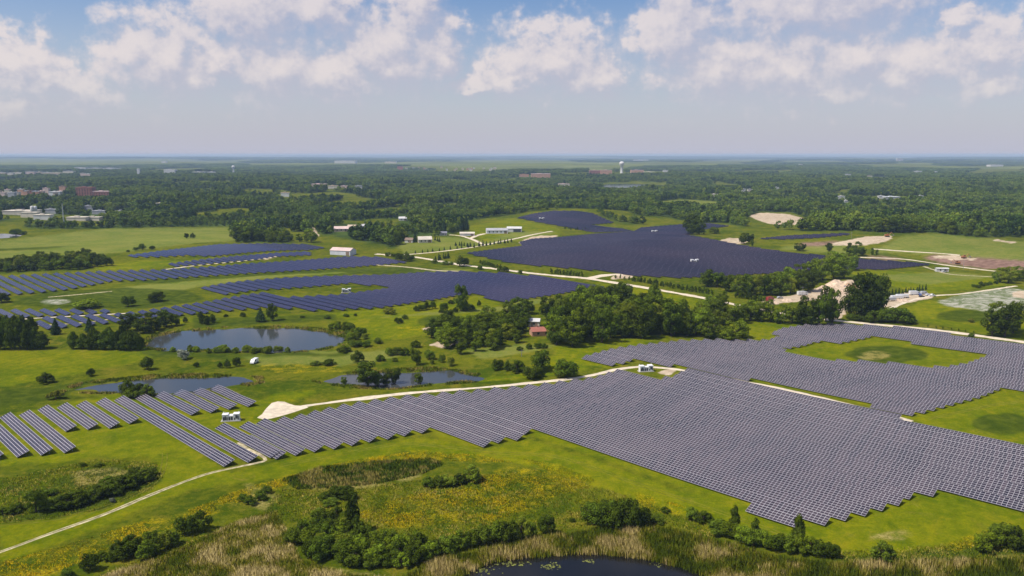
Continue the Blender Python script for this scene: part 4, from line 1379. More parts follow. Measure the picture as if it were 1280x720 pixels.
for (x, y, w, h) in [(252, 405, 10, 16), (259, 406, 9, 12), (266, 404, 9, 12)]:
    plant('column_leaf_dark', x, y, w, h, 'small upright tree in the trio on the north bank of the large pond', 'tree', 'trio at the large pond')
plant('conifer_needle', 326, 402, 17, 17, 'spruce on the north bank of the large pond', 'tree')
plant(BD, 341, 401, 17, 24, 'dense dark tree beside the spruce at the large pond', 'tree')
for (x, y, w, h) in [(304, 396, 8, 7), (282, 396, 7, 4), (409, 398, 10, 5), (433, 396, 7, 5), (378, 397, 6, 3), (232, 403, 7, 8), (444, 395, 5, 4)]:
    plant(UD, x, y, w, h, 'small dark shrub on the grass strip below the blue rows', 'bush', 'shrubs below the blue rows')
for (x, y, w, h) in [(160, 383, 18, 17), (197, 377, 20, 15), (190, 378, 14, 12)]:
    plant(UD, x, y, w, h, 'dark bush on the green between hay strip and blue rows', 'bush', 'bushes below the hay strip')
plant('bush_leaf_light', 108, 385, 36, 13, 'wide bright green bush behind the low blue rows', 'bush')
plant(UD, 2, 378, 20, 16, 'dark bush beside the leftmost blue rows', 'bush')
g = 'shrubs right of the large pond'
grove([UT, UL], [(402, 409), (430, 407), (452, 414), (456, 424), (448, 432), (434, 430), (436, 418), (424, 414)], 5.5, (4.6, 4.0), 'shrub on the right bank of the large pond', 'bush', g)
grove([UT, UL], [(205, 439), (240, 442), (300, 443), (370, 441), (372, 438), (300, 439.5), (210, 437)], 6.0, (5.0, 4.0), 'shrub in the band on the near shore of the large pond', 'bush', 'shrub band on the near shore of the large pond')
for (x, y, w, h) in [(473, 429, 14, 8), (476, 451, 16, 9), (451, 419, 14, 12), (430, 440, 16, 9), (412, 456, 18, 8), (395, 456, 14, 6), (493, 452, 8, 7), (486, 444, 14, 12), (497, 444, 16, 13), (507, 444, 14, 11), (537, 449, 16, 15), (540, 455, 7, 7), (553, 453, 10, 13), (563, 457, 12, 14), (520, 434, 14, 10), (445, 433, 20, 9), (458, 433, 16, 9)]:
    plant(random.choice([UD, UL]), x, y, w, h, 'scattered bush on the rough ground between large and centre pond', 'bush', 'scattered bushes between the ponds')
for I_, (x, y, w, h) in enumerate([(520, 389, 9, 8), (527, 388, 11, 9), (534, 387, 9, 11), (541, 386, 9, 12), (555, 389, 10, 13), (564, 380, 8, 6), (588, 387, 12, 9), (599, 383, 6, 9), (569, 390, 8, 7), (582, 388, 10, 6)], 1):
    plant(UD, x, y, w, h, '%s small dark tree of the loose row below the middle array' % ordw(I_), 'bush', 'loose row below the middle array')
grove([BL, BL, BT, BD], [(532, 419), (558, 409), (588, 405), (612, 400), (642, 404), (654, 420), (640, 434), (604, 440), (575, 443), (552, 432)], 8.6, (10.2, 9.4), 'rounded tree in the grove left of the red-roofed house', 'tree', 'grove left of the red-roofed house')
for (x, y, w, h) in [(636, 404, 24, 28), (648, 398, 24, 26), (652, 414, 20, 22), (684, 400, 24, 28), (696, 398, 26, 30), (642, 422, 22, 26), (660, 392, 20, 22), (696, 431, 26, 32), (656, 408, 16, 18)]:
    plant(random.choice([BD, BD, BL]), x, y, w, h, 'dark leafy tree standing close round the red-roofed house', 'tree', 'trees round the red-roofed house')
for (x, y, w, h) in [(622, 462, 16, 16), (634, 463, 11, 14), (646, 466, 20, 18), (663, 474, 22, 20), (672, 471, 16, 16), (677, 463, 32, 30), (708, 471, 30, 26), (700, 471, 20, 18), (650, 463, 16, 14)]:
    plant(random.choice([UD, UL, UD]), x, y, w, h, 'rounded green bush in the line between centre pond and red-roofed house', 'bush', 'bush line above the gravel road')
for (x, y, w, h) in [(650, 438, 11, 6), (661, 436, 11, 8), (672, 435, 12, 8), (680, 435, 10, 7), (552, 391, 8, 5)]:
    plant(UD, x, y, w, h, 'clipped low bush on the lawn of the red-roofed house', 'bush', 'lawn bushes')
# the big grove
grove([BL, BL, BD, BT], [(690, 430), (697, 412), (694, 398), (706, 388), (735, 383), (800, 383), (828, 392), (850, 407), (878, 412), (888, 423), (860, 425), (800, 426), (760, 429), (720, 433)], 11.4, (14.5, 16.5), 'tall full-crowned tree of the big grove behind the gravel road arrays', 'tree', 'big grove beside the red-roofed house')
for (x, y, w, h) in [(915, 426, 32, 24), (928, 422, 24, 22), (904, 410, 22, 26), (893, 404, 24, 30), (884, 418, 24, 28), (902, 398, 24, 28), (918, 404, 24, 26), (888, 390, 22, 24), (900, 386, 20, 24)]:
    plant(random.choice([BL, BD, BT]), x, y, w, h, 'leafy tree in the belt joining the big grove to the quarry trees', 'tree', 'belt joining the big grove')
for I_, (x, y, w, h) in enumerate([(925, 402, 24, 22), (938, 401, 24, 22), (950, 401, 24, 22), (963, 402, 24, 22), (976, 404, 22, 24), (990, 404, 22, 24), (1002, 405, 22, 24), (940, 394, 22, 18), (960, 393, 20, 18)], 1):
    plant(random.choice([BT, BT, BL]), x, y, w, h, '%s fresh green tree of the row below the sandy quarry yard' % ordw(I_), 'tree', 'fresh green row below the quarry')
for (x, y, w, h) in [(1008, 408, 26, 36), (1024, 408, 28, 44), (1040, 407, 26, 46), (1032, 402, 24, 42)]:
    plant(BD, x, y, w, h, 'tall dark tree in the cluster between quarry yard and array', 'tree', 'dark cluster at the quarry')
for (x, y, w, h) in [(1076, 397, 40, 52), (1094, 395, 36, 50), (1064, 394, 26, 36), (1084, 390, 44, 48)]:
    plant(BD, x, y, w, h, 'very big dark tree towering beside the parked vehicles', 'tree', 'big dark trees by the vehicles')
for (x, y, w, h) in [(1092, 403, 22, 17), (1108, 402, 26, 20), (1122, 404, 32, 24), (1136, 404, 20, 14), (1064, 399, 18, 8), (1074, 401, 16, 9)]:
    plant(UD, x, y, w, h, 'dark bush on the verge of the country road by the big trees', 'bush', 'verge bushes by the big trees')
g = 'tree belt behind the quarry'
for (x, y, w, h) in [(884, 358, 24, 20), (896, 359, 26, 22), (910, 364, 22, 20)]:
    plant(BD, x, y, w, h, 'round dark tree at the end of the belt behind the quarry', 'tree', g)
for i, x in enumerate(range(922, 1012, 11)):
    plant(random.choice([BL, BD, BL]), x, 369 - max(0, i - 4) * 1.2, 22, 25, '%s tree of the dense belt between dark array and sandy quarry' % ordw(i + 1), 'tree', g)
for (x, y, w, h) in [(985, 357, 24, 22), (1000, 354, 24, 24), (1014, 352, 26, 24), (1028, 350, 26, 26), (1042, 348, 26, 26), (1055, 348, 24, 22), (1020, 340, 22, 16), (1036, 338, 22, 18), (1050, 334, 24, 22), (1060, 330, 20, 20), (1042, 328, 18, 14), (1066, 338, 18, 18), (972, 362, 22, 22)]:
    plant(random.choice([BT, BT, BL]), x, y, w, h, 'light green tree in the belt rising from quarry to dark array', 'tree', 'light green belt above the quarry')
for (x, y, w, h) in [(1240, 420, 30, 34), (1256, 421, 34, 40), (1266, 416, 30, 38), (1248, 410, 30, 32)]:
    plant(random.choice([BD, BL]), x, y, w, h, 'leafy tree in the clump on the country road verge past the wet hollow', 'tree', 'clump past the wet hollow')
for (x, y, w, h) in [(1250, 353, 20, 18), (1260, 354, 24, 20), (1272, 351, 20, 18), (1284, 352, 22, 20)]:
    plant(BL, x, y, w, h, 'tree in the clump below the ploughed brown field', 'tree', 'clump below the brown field')
plant('bush_leaf_yellow', 1213, 403, 11, 8, 'small yellow-green bush beside the wet hollow', 'bush')
plant(UD, 1214, 423, 8, 9, 'dark little bush on the edge of the country road', 'bush')
for (x, y) in [(1217, 359), (1223, 360), (1228, 358), (1233, 357), (1238, 356), (1245, 355), (1226, 356)]:
    plant(UD, x, y, 7, 5, 'small bush in the short row on the green slope', 'bush', 'short row on the green slope')
for (x, y, w, h) in [(862, 293, 20, 20), (874, 293, 20, 18), (868, 290, 20, 20)]:
    plant(BD, x, y, w, h, 'dark round tree standing in the notch of the big dark array', 'tree', 'trees in the notch of the dark array')
plant(UT, 893, 292, 14, 10, 'light bush beside the trees in the array notch', 'bush')
for (x, y, w, h) in [(930, 305, 16, 14), (937, 303, 10, 12), (1000, 314, 9, 10), (996, 313, 8, 9), (1004, 313, 8, 9), (1036, 314, 10, 10), (1070, 320, 15, 18), (1062, 318, 12, 14), (1078, 319, 10, 10), (1090, 319, 5, 9), (1096, 319, 5, 8), (940, 308, 5, 9)]:
    plant(BD, x, y, w, h, 'small tree on the grass between dark array and bare ground', 'tree', 'small trees behind the dark array')
for (x, y, w, h) in [(500, 326, 12, 12), (508, 327, 12, 14), (514, 326, 10, 9), (574, 333, 14, 18), (580, 333, 12, 14), (543, 329, 8, 6), (557, 331, 10, 6), (564, 331, 8, 5), (600, 337, 8, 7), (625, 340, 8, 9), (632, 340, 10, 9), (650, 342, 8, 6), (485, 320, 10, 6), (492, 321, 8, 5)]:
    plant(random.choice([UL, UD]), x, y, w, h, 'roadside bush along the straight country road', 'bush', 'roadside bushes')
grove([UL, UD, BL], [(-10, 341), (0, 334), (20, 329), (80, 325), (105, 321), (130, 327), (142, 333), (110, 336), (60, 339)], 9.5, (10.5, 9.5), 'bush in the thick hedge above the leftmost blue rows', 'bush', 'thick hedge above the blue rows')
for (x, y, w, h) in [(178, 312, 11, 9), (170, 313, 8, 5), (190, 312, 9, 6), (160, 315, 5, 3), (233, 298, 6, 8), (241, 298, 6, 8), (20, 294, 14, 10), (30, 293, 10, 5), (305, 303, 14, 14), (298, 303, 8, 6)]:
    plant(UD, x, y, w, h, 'lone dark bush on the big hay field', 'bush', 'lone bushes on the hay field')
for (x, y, w, h) in [(570, 288, 8, 18), (577, 288, 8, 20), (583, 288, 8, 18), (543, 291, 8, 16), (519, 303, 6, 12), (555, 290, 8, 16)]:
    plant('conifer_needle', x, y, w * 1.3, h, 'dark spruce in the windbreak at the farmyard', 'tree', 'farmyard spruces')
# planted young trees
def yrow(a, b, n, h, label, group, kind='young_needle', jit=1.2):
    for i in range(n):
        t = i / max(1, n - 1)
        plant(kind, a[0] + (b[0] - a[0]) * t + random.uniform(-jit, jit), a[1] + (b[1] - a[1]) * t + random.uniform(-.5, .5), h * random.uniform(.5, .8), h * random.uniform(.8, 1.25), '%s %s' % (ordw(i + 1), label), 'sapling', group)


yrow((790, 351), (890, 369), 26, 7, 'young tree in the planted row along the country road', 'planted row by the country road', 'young_leaf')
yrow((770, 348), (880, 364), 22, 6, 'sapling in the second planted row behind the country road', 'second planted row', 'young_leaf')
yrow((692, 417), (772, 412), 13, 4, 'tiny sapling in the line below the big grove', 'line of saplings below the grove', 'young_leaf')
yrow((600, 308), (640, 303), 10, 6, 'young spruce beside the farm lane', 'spruces by the farm lane')
yrow((520, 317), (600, 308), 12, 5, 'small spruce planted along the lower farm lane', 'lower farm lane spruces')
yrow((570, 307), (592, 309), 7, 6, 'young spruce on the lawn inside the curved drive', 'lawn spruces')
yrow((540, 300), (550, 303), 4, 6, 'young spruce beside the farmhouse', 'farmhouse spruces')
yrow((545, 326), (560, 323), 6, 8, 'young spruce in the dense bed beside the country road', 'spruce bed')
yrow((600, 330), (625, 337), 9, 7, 'leafy sapling in the bed above the country road', 'sapling bed', 'young_leaf')
yrow((690, 342), (728, 346), 12, 7, 'leafy sapling in the planting below the lavender slope', 'planting below the slope', 'young_leaf')
yrow((706, 286), (740, 289), 9, 4, 'small spruce along the edge of the low solar hill', 'spruces below the solar hill')
yrow((1160, 409), (1216, 416), 7, 4, 'tiny sapling in the line above the country road verge', 'verge saplings', 'young_leaf')
yrow((1108, 370), (1158, 363), 14, 7, 'small spruce in the screen behind the parked vehicles', 'spruce screen behind the vehicles')
yrow((920, 372), (955, 377), 12, 8, 'young tree in the nursery bed left of the quarry', 'nursery bed', 'young_leaf')
print('PLANTS', sum(1 for o in COL.objects if o.parent is None and o.get('category') == 'tree'), sum(1 for o in COL.objects if o.get('category') == 'bush'), sum(1 for o in COL.objects if o.get('category') == 'sapling'))

# ------------------------------------------------------------------ buildings
BCOL = {'white': (0.58, 0.57, 0.55), 'cream': (0.60, 0.54, 0.44), 'tan': (0.50, 0.40, 0.30), 'brick': (0.27, 0.12, 0.09), 'orange': (0.50, 0.28, 0.18), 'grey': (0.38, 0.38, 0.39), 'red': (0.36, 0.14, 0.10),
        'slate': (0.20, 0.20, 0.23), 'steel': (0.62, 0.63, 0.66), 'brown': (0.24, 0.17, 0.13), 'pink': (0.62, 0.47, 0.42)}
BM = {k: mat('building_' + k, v, 0.75, 0.2, vary=0.12, vscale=0.15) for k, v in BCOL.items()}
TAKEN = []        # px boxes the woodland keeps clear so that buildings show


def gable_building(name, px, py, L, Wd, hw, hr, yaw, wall, roof, label, cat='building', group=None, windows=0, door=True, open_front=False, chimney=False, over=0.4):
    x, y = G(px, py)
    z = T(x, y)
    root = empty(name, (x, y, z), yaw)
    tag(root, label, cat, group)
    a, b = L / 2, Wd / 2
    mb = MB()
    # walls with gable ends (ridge along local x)
    mb.add([(-a, -b, -.6), (a, -b, -.6), (a, b, -.6), (-a, b, -.6), (-a, -b, hw), (a, -b, hw), (a, b, hw), (-a, b, hw), (-a, 0, hw + hr), (a, 0, hw + hr)],
           [(0, 1, 5, 4), (2, 3, 7, 6)], [])
    mb.add([(-a, b, -.6), (-a, -b, -.6), (-a, -b, hw), (-a, 0, hw + hr), (-a, b, hw), (a, -b, -.6), (a, b, -.6), (a, b, hw), (a, 0, hw + hr), (a, -b, hw)],
           [(0, 1, 2, 4), (5, 6, 7, 9)], [(2, 3, 4), (9, 7, 8)])
    w = mb.build('wall', BM[wall], root)
    t = 0.18
    s = hr / b
    mr = MB()
    for sg in (-1, 1):
        e = b + over
        zl = hw - over * s
        v = [(-a - over, sg * e, zl), (a + over, sg * e, zl), (a + over, 0, hw + hr), (-a - over, 0, hw + hr)]
        mr.add([(p[0], p[1], p[2] + 0.02) for p in v] + [(p[0], p[1], p[2] + t + 0.02) for p in v], [(0, 1, 2, 3), (4, 5, 6, 7), (0, 1, 5, 4), (1, 2, 6, 5), (3, 0, 4, 7)])
    r = mr.build('roof', BM[roof], root)
    if chimney:
        MB().box(-a * .3 - .4, -a * .3 + .4, -.4, .4, hw + hr * .3, hw + hr + 1.0).build('chimney', BM['brick'], r)
    for i in range(windows):
        u = -a + (i + 0.75) * (2 * a) / (windows + 0.5)
        wd = MB().box(u - .7, u + .7, -b - .07, -b + .02, hw * .35, hw * .8).build('window', M['glass'], root)
        MB().box(u - .85, u + .85, -b - .14, -b - .07, hw * .35 - .12, hw * .35).build('sill', BM['white'], wd)
    if door:
        dw = 0.55 if hw < 3.4 else 2.0
        MB().box(a - dw * 2 - 1.2, a - 1.2, -b - .06, -b + .02, 0, min(hw * .8, 4.0)).build('door', BM['brown'] if wall != 'brick' else BM['white'], root)
    if open_front:
        MB().box(-a * .1, a * .94, -b - .05, -b + .02, 0, hw * .86).build('shaded_front_slab', M['vent'], root)  # dark slab on the closed wall stands in for the shaded inside
    return root


def block_building(name, px, py, wpx, hpx, wall, roof, label, group=None, depth=None, yaw=0.0, windows=False):
    x, y = G(px, py)
    z = T(x, y)
    s = px_scale(y)
    L, H = wpx / s, max(3.0, hpx / s)
    D = depth or max(10.0, L * 0.55)
    root = empty(name, (x, y + D / 2, z), yaw)
    tag(root, label, 'building', group)
    a, b = L / 2, D / 2
    MB().box(-a, a, -b, b, -2.0, H).build('wall', BM[wall], root)
    rf = MB().box(-a - .5, a + .5, -b - .5, b + .5, H, H + 0.8)
    rf.box(-a * .35, a * .1, -b * .4, b * .2, H + 0.8, H + 2.6)
    rf.build('roof', BM[roof], root)
    if windows:
        n = int(L / 7)
        fl = max(1, int(H / 4.2))
        for j in range(fl):
            for i in range(n):
                u = -a + (i + .5) * L / n
                MB().box(u - 1.3, u + 1.3, -b - .12, -b + .02, 1.2 + j * 4.0, 3.2 + j * 4.0).build('window', M['glass'], root)
    TAKEN.append((px - wpx / 2 - 1.5, px + wpx / 2 + 1.5, py - hpx, py + max(1.2, 0.9 * 14 * s * 0.8)))
    return root


# red-roofed brick house, its pale-roofed neighbour and the farm
gable_building('brick_house', 676, 418.5, 12.5, 7.5, 3.0, 1.9, rad(12), 'orange', 'red', 'small brick house with a red gabled roof at the edge of the grove', 'house', windows=2, chimney=True)
gable_building('garden_shed', 668, 407.5, 7.0, 6.0, 3.6, 1.4, rad(-8), 'cream', 'white', 'tall cream shed with a bright white roof behind the red-roofed house', 'shed', windows=1)
gable_building('metal_barn', 429, 318, 25, 14, 5.0, 2.6, rad(-18), 'steel', 'pink', 'pale metal barn with pinkish white roof at the end of the blue arrays', 'barn')
gable_building('long_barn', 621, 291.5, 30, 13, 4.6, 2.6, rad(6), 'steel', 'grey', 'long barn with grey roof and pale walls on the farm', 'barn', windows=5)
gable_building('open_shed', 643, 289.5, 21, 15, 5.0, 2.2, rad(-4), 'white', 'white', 'white roofed shed with a dark open front beside the long barn', 'shed', open_front=True, door=False)
gable_building('low_barn', 584, 294.5, 20, 9, 3.4, 1.6, rad(3), 'white', 'cream', 'low white barn at the bend of the farm drive', 'barn')
gable_building('farmhouse', 531, 303, 17, 10, 4.2, 3.4, rad(14), 'cream', 'cream', 'cream farmhouse with a steep roof on the lawn', 'house', windows=3, chimney=True)
gable_building('cottage', 512, 303, 10, 8, 3.4, 2.4, rad(-12), 'white', 'brown', 'small white cottage left of the cream farmhouse', 'house', windows=1)
gable_building('outbuilding', 554, 294, 10, 7, 3.2, 2.0, rad(5), 'grey', 'slate', 'small grey outbuilding beneath the farmyard spruces', 'shed', windows=1)
gable_building('house', 427, 289, 20, 12, 4.0, 3.0, rad(8), 'tan', 'pink', 'tan house with pale pink roof in the woods above the metal barn', 'house', windows=3)
gable_building('house', 441, 287, 14, 10, 4.0, 3.0, rad(-10), 'tan', 'tan', 'tan roofed house next to the pink roofed one', 'house', windows=2)
gable_building('house', 504, 275.5, 14, 10, 3.6, 2.6, rad(4), 'white', 'white', 'white house in the gap of the woods above the farm', 'house', windows=2)
gable_building('house', 453, 286.5, 8, 7, 5.0, 2.4, rad(30), 'white', 'white', 'tiny white house between the trees', 'house', windows=1)
gable_building('field_cabin', 1177, 339.5, 11, 5, 3.2, 0.6, rad(-6), 'white', 'white', 'white cabin standing alone near the tip of the dark array', 'cabin', windows=2)
for q in ((429, 318, 30, 12), (427, 289, 24, 8), (441, 287, 16, 8), (504, 275.5, 16, 7), (453, 286.5, 8, 7), (531, 303, 20, 10), (512, 303, 12, 8), (554, 294, 10, 6), (584, 294.5, 20, 8), (621, 291, 30, 8), (643, 289, 24, 8)):
    TAKEN.append((q[0] - q[2] / 2, q[0] + q[2] / 2, q[1] - q[3], q[1] + 9))

# the town beyond the woods
rb = block_building('brick_building', 105, 245, 20, 10.5, 'brick', 'brick', 'big red brick building at the edge of the distant town', windows=True)
block_building('brick_wing', 126, 245, 20, 5.5, 'brick', 'pink', 'low brick wing with pinkish roof joined to the red brick building', windows=True)
g = 'buildings of the middle town street'
lab = 'small flat-roofed building in the town row left of the brick building'
xx = -20
while xx < 78:
    w = random.uniform(5, 9)
    wl = random.choice(['tan', 'brick', 'white', 'orange', 'cream', 'pink', 'grey'])
    block_building('town_building', xx, 245 + random.uniform(-3, 2), w, random.uniform(4.5, 7.5), wl, random.choice(['grey', 'white', 'brown', 'pink']), 'small %s flat-roofed building in the town row left of the brick building' % {'tan': 'tan', 'brick': 'red brick', 'white': 'white', 'orange': 'orange brick', 'cream': 'cream', 'pink': 'pinkish', 'grey': 'grey'}[wl], g)
    xx += w * random.uniform(.7, 1.15)
block_building('church', 78, 240, 8, 7, 'orange', 'brown', 'brown roofed church on the far side of the town row', g)
block_building('white_store', 68, 246, 14, 6, 'white', 'white', 'wide white store at the end of the town row', g)
g = 'far town strip below the horizon'
xx = -30
while xx < 112:
    w = random.uniform(6, 13)
    wl = random.choice(['cream', 'white', 'tan', 'cream', 'pink'])
    block_building('town_block', xx, 219 + random.uniform(-1.2, 1.2), w, random.uniform(2.4, 4.0), wl, random.choice(['white', 'cream', 'grey']), 'long %s block in the farthest town strip under the horizon' % {'cream': 'cream', 'white': 'white', 'tan': 'tan', 'pink': 'pinkish'}[wl], g)
    xx += w * random.uniform(.8, 1.5)
for x, w in ((100, 14), (118, 16), (136, 14), (150, 10)):
    block_building('pale_hall', x, 212.5, w, 2.4, 'white', 'white', 'pale hall in the group right of the far town strip', 'pale halls right of the far town')
for (x, y, w, h, wl) in ((22, 269, 38, 5, 'cream'), (52, 275, 20, 6, 'white'), (63, 267, 14, 5, 'grey'), (95, 276, 24, 4, 'cream'), (115, 276, 18, 4, 'cream'), (110, 264, 12, 6, 'grey'), (124, 268, 18, 4, 'grey'), (36, 272, 20, 6, 'cream'), (150, 267, 14, 3, 'grey')):
    block_building('warehouse', x, y, w, h, wl, 'cream' if wl != 'grey' else 'grey', 'long low %s warehouse behind the tree belt of the hay field' % wl, 'warehouses behind the tree belt')
for x in (41, 45):
    o = MB().lathe([(0, 0), (3.2, 0), (3.2, 17), (2.2, 18.6), (0, 19)], 16).build('silo', BM['white'], None, True)
    gx_, gy_ = G(x, 270)
    o.location = (gx_, gy_, T(gx_, gy_) - .3)
    tag(o, 'white cylindrical silo between the long warehouses', 'silo', 'silos of the warehouses')
TAKEN.append((38, 48, 258, 280))
for (x, y, w, h, wl, rf, lab) in ((212, 217, 14, 5, 'white', 'white', 'white domed hall far out in the woods'), (248, 217, 14, 2, 'white', 'white', 'thin white roof in the far woods beside the water tower'), (264, 217, 12, 2, 'white', 'white', 'second thin white roof below the water tower'), (173, 219, 3, 8, 'white', 'white', 'narrow white tower block in the far woods'),
                                (205, 203.5, 6, 2, 'white', 'white', 'tiny white roof near the horizon'), (398, 235, 18, 4.5, 'tan', 'pink', 'wide tan house with pink roof in the middle of the woods'), (416, 236, 12, 3.5, 'cream', 'tan', 'cream house right of the pink roofed one in the woods'), (430, 236, 8, 3.5, 'pink', 'pink', 'small pinkish house in the woods'), (448, 236, 9, 3.5, 'grey', 'grey', 'grey house at the end of the woodland street'),
                                (356, 246, 10, 5, 'white', 'tan', 'white house with tan roof among the trees'), (200, 257, 14, 2.5, 'cream', 'cream', 'flat cream roof among the trees right of the warehouses'), (500, 212, 7, 4, 'red', 'red', 'red block among the far houses'), (431, 204.5, 26, 3.4, 'white', 'white', 'white industrial works near the horizon'), (488, 204, 14, 2, 'cream', 'cream', 'cream hall near the horizon'),
                                (655, 222.5, 12, 3, 'orange', 'orange', 'orange roofed school wing in the far woods'), (676, 223, 24, 4.5, 'orange', 'pink', 'long orange brick school building in the far woods'), (744, 217.5, 14, 4.5, 'brick', 'pink', 'dark brick building left of the right-hand water tower'), (758, 218, 14, 5, 'orange', 'pink', 'orange brick building beside the right-hand water tower'),
                                (797, 217, 16, 4, 'orange', 'pink', 'orange brick building right of the right-hand water tower'), (812, 216.5, 14, 3, 'cream', 'cream', 'cream building beyond the orange brick one'), (832, 216, 6, 3, 'white', 'white', 'small white building at the end of the tower group'), (802, 201, 18, 2, 'white', 'white', 'long white hall just below the horizon'),
                                (1052, 249, 8, 3.5, 'white', 'white', 'white house in the right-hand woods'), (1058, 253, 5, 2, 'white', 'white', 'tiny white shed below the woodland house'), (1102, 248.5, 7, 3.2, 'white', 'white', 'white farmhouse at the long woodland sheds'), (1116, 249, 18, 2.6, 'grey', 'steel', 'long grey shed in the right-hand woods'), (1151, 249, 6, 4, 'white', 'white', 'bright white house at the end of the woodland sheds'),
                                (1060, 221, 7, 3, 'white', 'white', 'white house beside the far hilltop field'), (1087, 223, 6, 4, 'cream', 'brown', 'brown roofed house on the far hilltop field'), (1148, 217, 9, 3, 'white', 'white', 'white barn far out on the right'), (1170, 217, 4, 2.4, 'white', 'white', 'tiny white barn beside the far one'), (971, 237, 6, 2.5, 'white', 'white', 'small pale house at the far left of the right-hand woods'),
                                (930, 240.5, 5, 4, 'white', 'grey', 'white house with grey roof right of the woodland meadow'), (938, 240.5, 6, 3.6, 'cream', 'grey', 'cream house beside the grey roofed one'), (893, 246, 8, 3, 'cream', 'cream', 'low cream house at the edge of the woodland meadow'), (1246, 208.5, 16, 2, 'white', 'white', 'long white building near the right end of the horizon'), (1001, 207.5, 4, 2.4, 'white', 'white', 'white dot of a farmhouse below the horizon'), (1125, 203, 7, 4, 'grey', 'white', 'grey elevator tower near the horizon'), (705, 233, 14, 3, 'cream', 'pink', 'cream houses among trees left of the lake')):
    block_building('distant_house' if w < 12 else 'distant_building', x, y, w, h, wl, rf, lab)
g = 'far housing rows'
for i in range(26):
    x = random.uniform(505, 632)
    block_building('row_house', x, 212.5 + random.uniform(-1.6, 1.6), random.uniform(2.0, 3.4), 2.2, random.choice(['cream', 'white', 'tan', 'orange']), random.choice(['tan', 'grey', 'pink']), 'tiny pale house in the far housing rows below the horizon', g)


def water_tower(px, py, hpx, label):
    x, y = G(px, py)
    z = T(x, y)
    H = hpx / px_scale(y)
    root = empty('water_tower', (x, y, z))
    tag(root, label, 'water tower')
    MB().lathe([(H * .16, -2), (H * .145, 0), (H * .10, H * .06), (H * .095, H * .55), (H * .14, H * .62)], 24).build('column', BM['white'], root, True)
    prof = [(H * .14, H * .62), (H * .20, H * .66)] + [(H * .22 * math.cos(a), H * .80 + H * .17 * math.sin(a)) for a in np.linspace(-.7, 1.57, 10)]
    MB().lathe(prof, 24).build('tank', BM['white'], root, True)
    TAKEN.append((px - 4, px + 4, py - hpx * .9, py + 3.0))


water_tower(777, 216.5, 15, 'white water tower with bulbous tank on the right of the lake')
water_tower(292, 215.5, 9.5, 'white squat water tower in the woods above the hay field')
mx, my = G(80, 282)
root = empty('radio_mast', (mx, my, T(mx, my)))
tag(root, 'thin pale lattice mast behind the hay field', 'mast')
mb = MB()
for k in range(3):
    a = k * 2.094
    mb.bar((math.cos(a) * 1.0, math.sin(a) * 1.0, 0), (math.cos(a) * .35, math.sin(a) * .35, 34), .16, .10, 5)
mb.build('leg', BM['steel'], root)
mb = MB()
for j in range(16):
    for k in range(3):
        a, b = k * 2.094, (k + 1) * 2.094
        r0, r1 = 1.0 - .65 * j / 17, 1.0 - .65 * (j + 1) / 17
        mb.bar((math.cos(a) * r0, math.sin(a) * r0, j * 2.1), (math.cos(b) * r1, math.sin(b) * r1, j * 2.1 + 2.1), .09, .09, 4)
mb.build('brace', BM['steel'], root)


# ------------------------------------------------------------------ power stations in the arrays
def power_station(px, py, yaw, label, sc_=1.0):
    x, y = G(px, py)
    z = T(x, y)
    root = empty('power_station', (x, y, z), yaw, (sc_, sc_, sc_))
    tag(root, label, 'power station', 'white inverter stations')
    MB().box(-4.0, 4.0, -1.7, 1.7, -.4, .22).build('base_slab', M['concrete'], root)
    b = MB().box(-3.3, -1.0, -1.3, 1.3, .25, 2.9).box(-.95, 1.1, -1.2, 1.2, .25, 2.5).box(1.15, 3.5, -1.3, 1.3, .25, 3.0)
    body = b.build('cabinet', M['white'], root)
    MB().box(-3.42, -.9, -1.42, 1.42, 2.905, 3.06).box(1.05, 3.62, -1.42, 1.42, 3.005, 3.16).build('cabinet_roof', M['white'], root)
    for (u, w, z0, z1) in ((-2.75, .34, .5, 2.0), (-2.05, .30, .6, 2.3), (-1.4, .22, .5, 1.9), (-.45, .36, .5, 1.9), (.5, .36, .5, 2.0), (1.65, .22, .5, 1.6), (2.4, .42, 1.2, 2.6), (3.1, .2, .6, 2.4)):
        MB().box(u - w, u + w, -1.36 if abs(u) > 1 else -1.26, -1.19, z0, z1).build('vent', M['vent'], body)
    for u in (-3.0, 3.2):
        MB().bar((u, 1.0, 2.9), (u, 1.0, 3.6), .18, .12, 8).build('stack', M['white'], root)
    return root


power_station(289, 525.5, rad(10), 'white power station with dark vents at the end of the sandy pad')
power_station(807, 464, rad(10), 'white power station with dark vents beside the gravel road bend')
power_station(433, 365.5, rad(14), 'white power station in the green gap of the middle array', 1.0)
power_station(868, 328.5, rad(8), 'white power station on the bare patch in the big dark array', 1.15)
power_station(818, 291, rad(4), 'white power station at the upper edge of the big dark array', 1.15)
power_station(677, 275, rad(4), 'white power station on the low solar hill', 1.2)


# ------------------------------------------------------------------ vehicles and machines
CARM = {'white': mat('car_paint_white', (0.75, 0.75, 0.74), 0.25, 0.5), 'red': mat('car_paint_red', (0.32, 0.05, 0.05), 0.25, 0.5), 'blue': mat('car_paint_blue', (0.06, 0.09, 0.22), 0.25, 0.5),
        'dark': mat('car_paint_dark', (0.04, 0.04, 0.05), 0.25, 0.5), 'silver': mat('car_paint_silver', (0.45, 0.46, 0.48), 0.3, 0.5), 'yellow': mat('machine_orange', (0.36, 0.15, 0.06), 0.5, 0.3)}


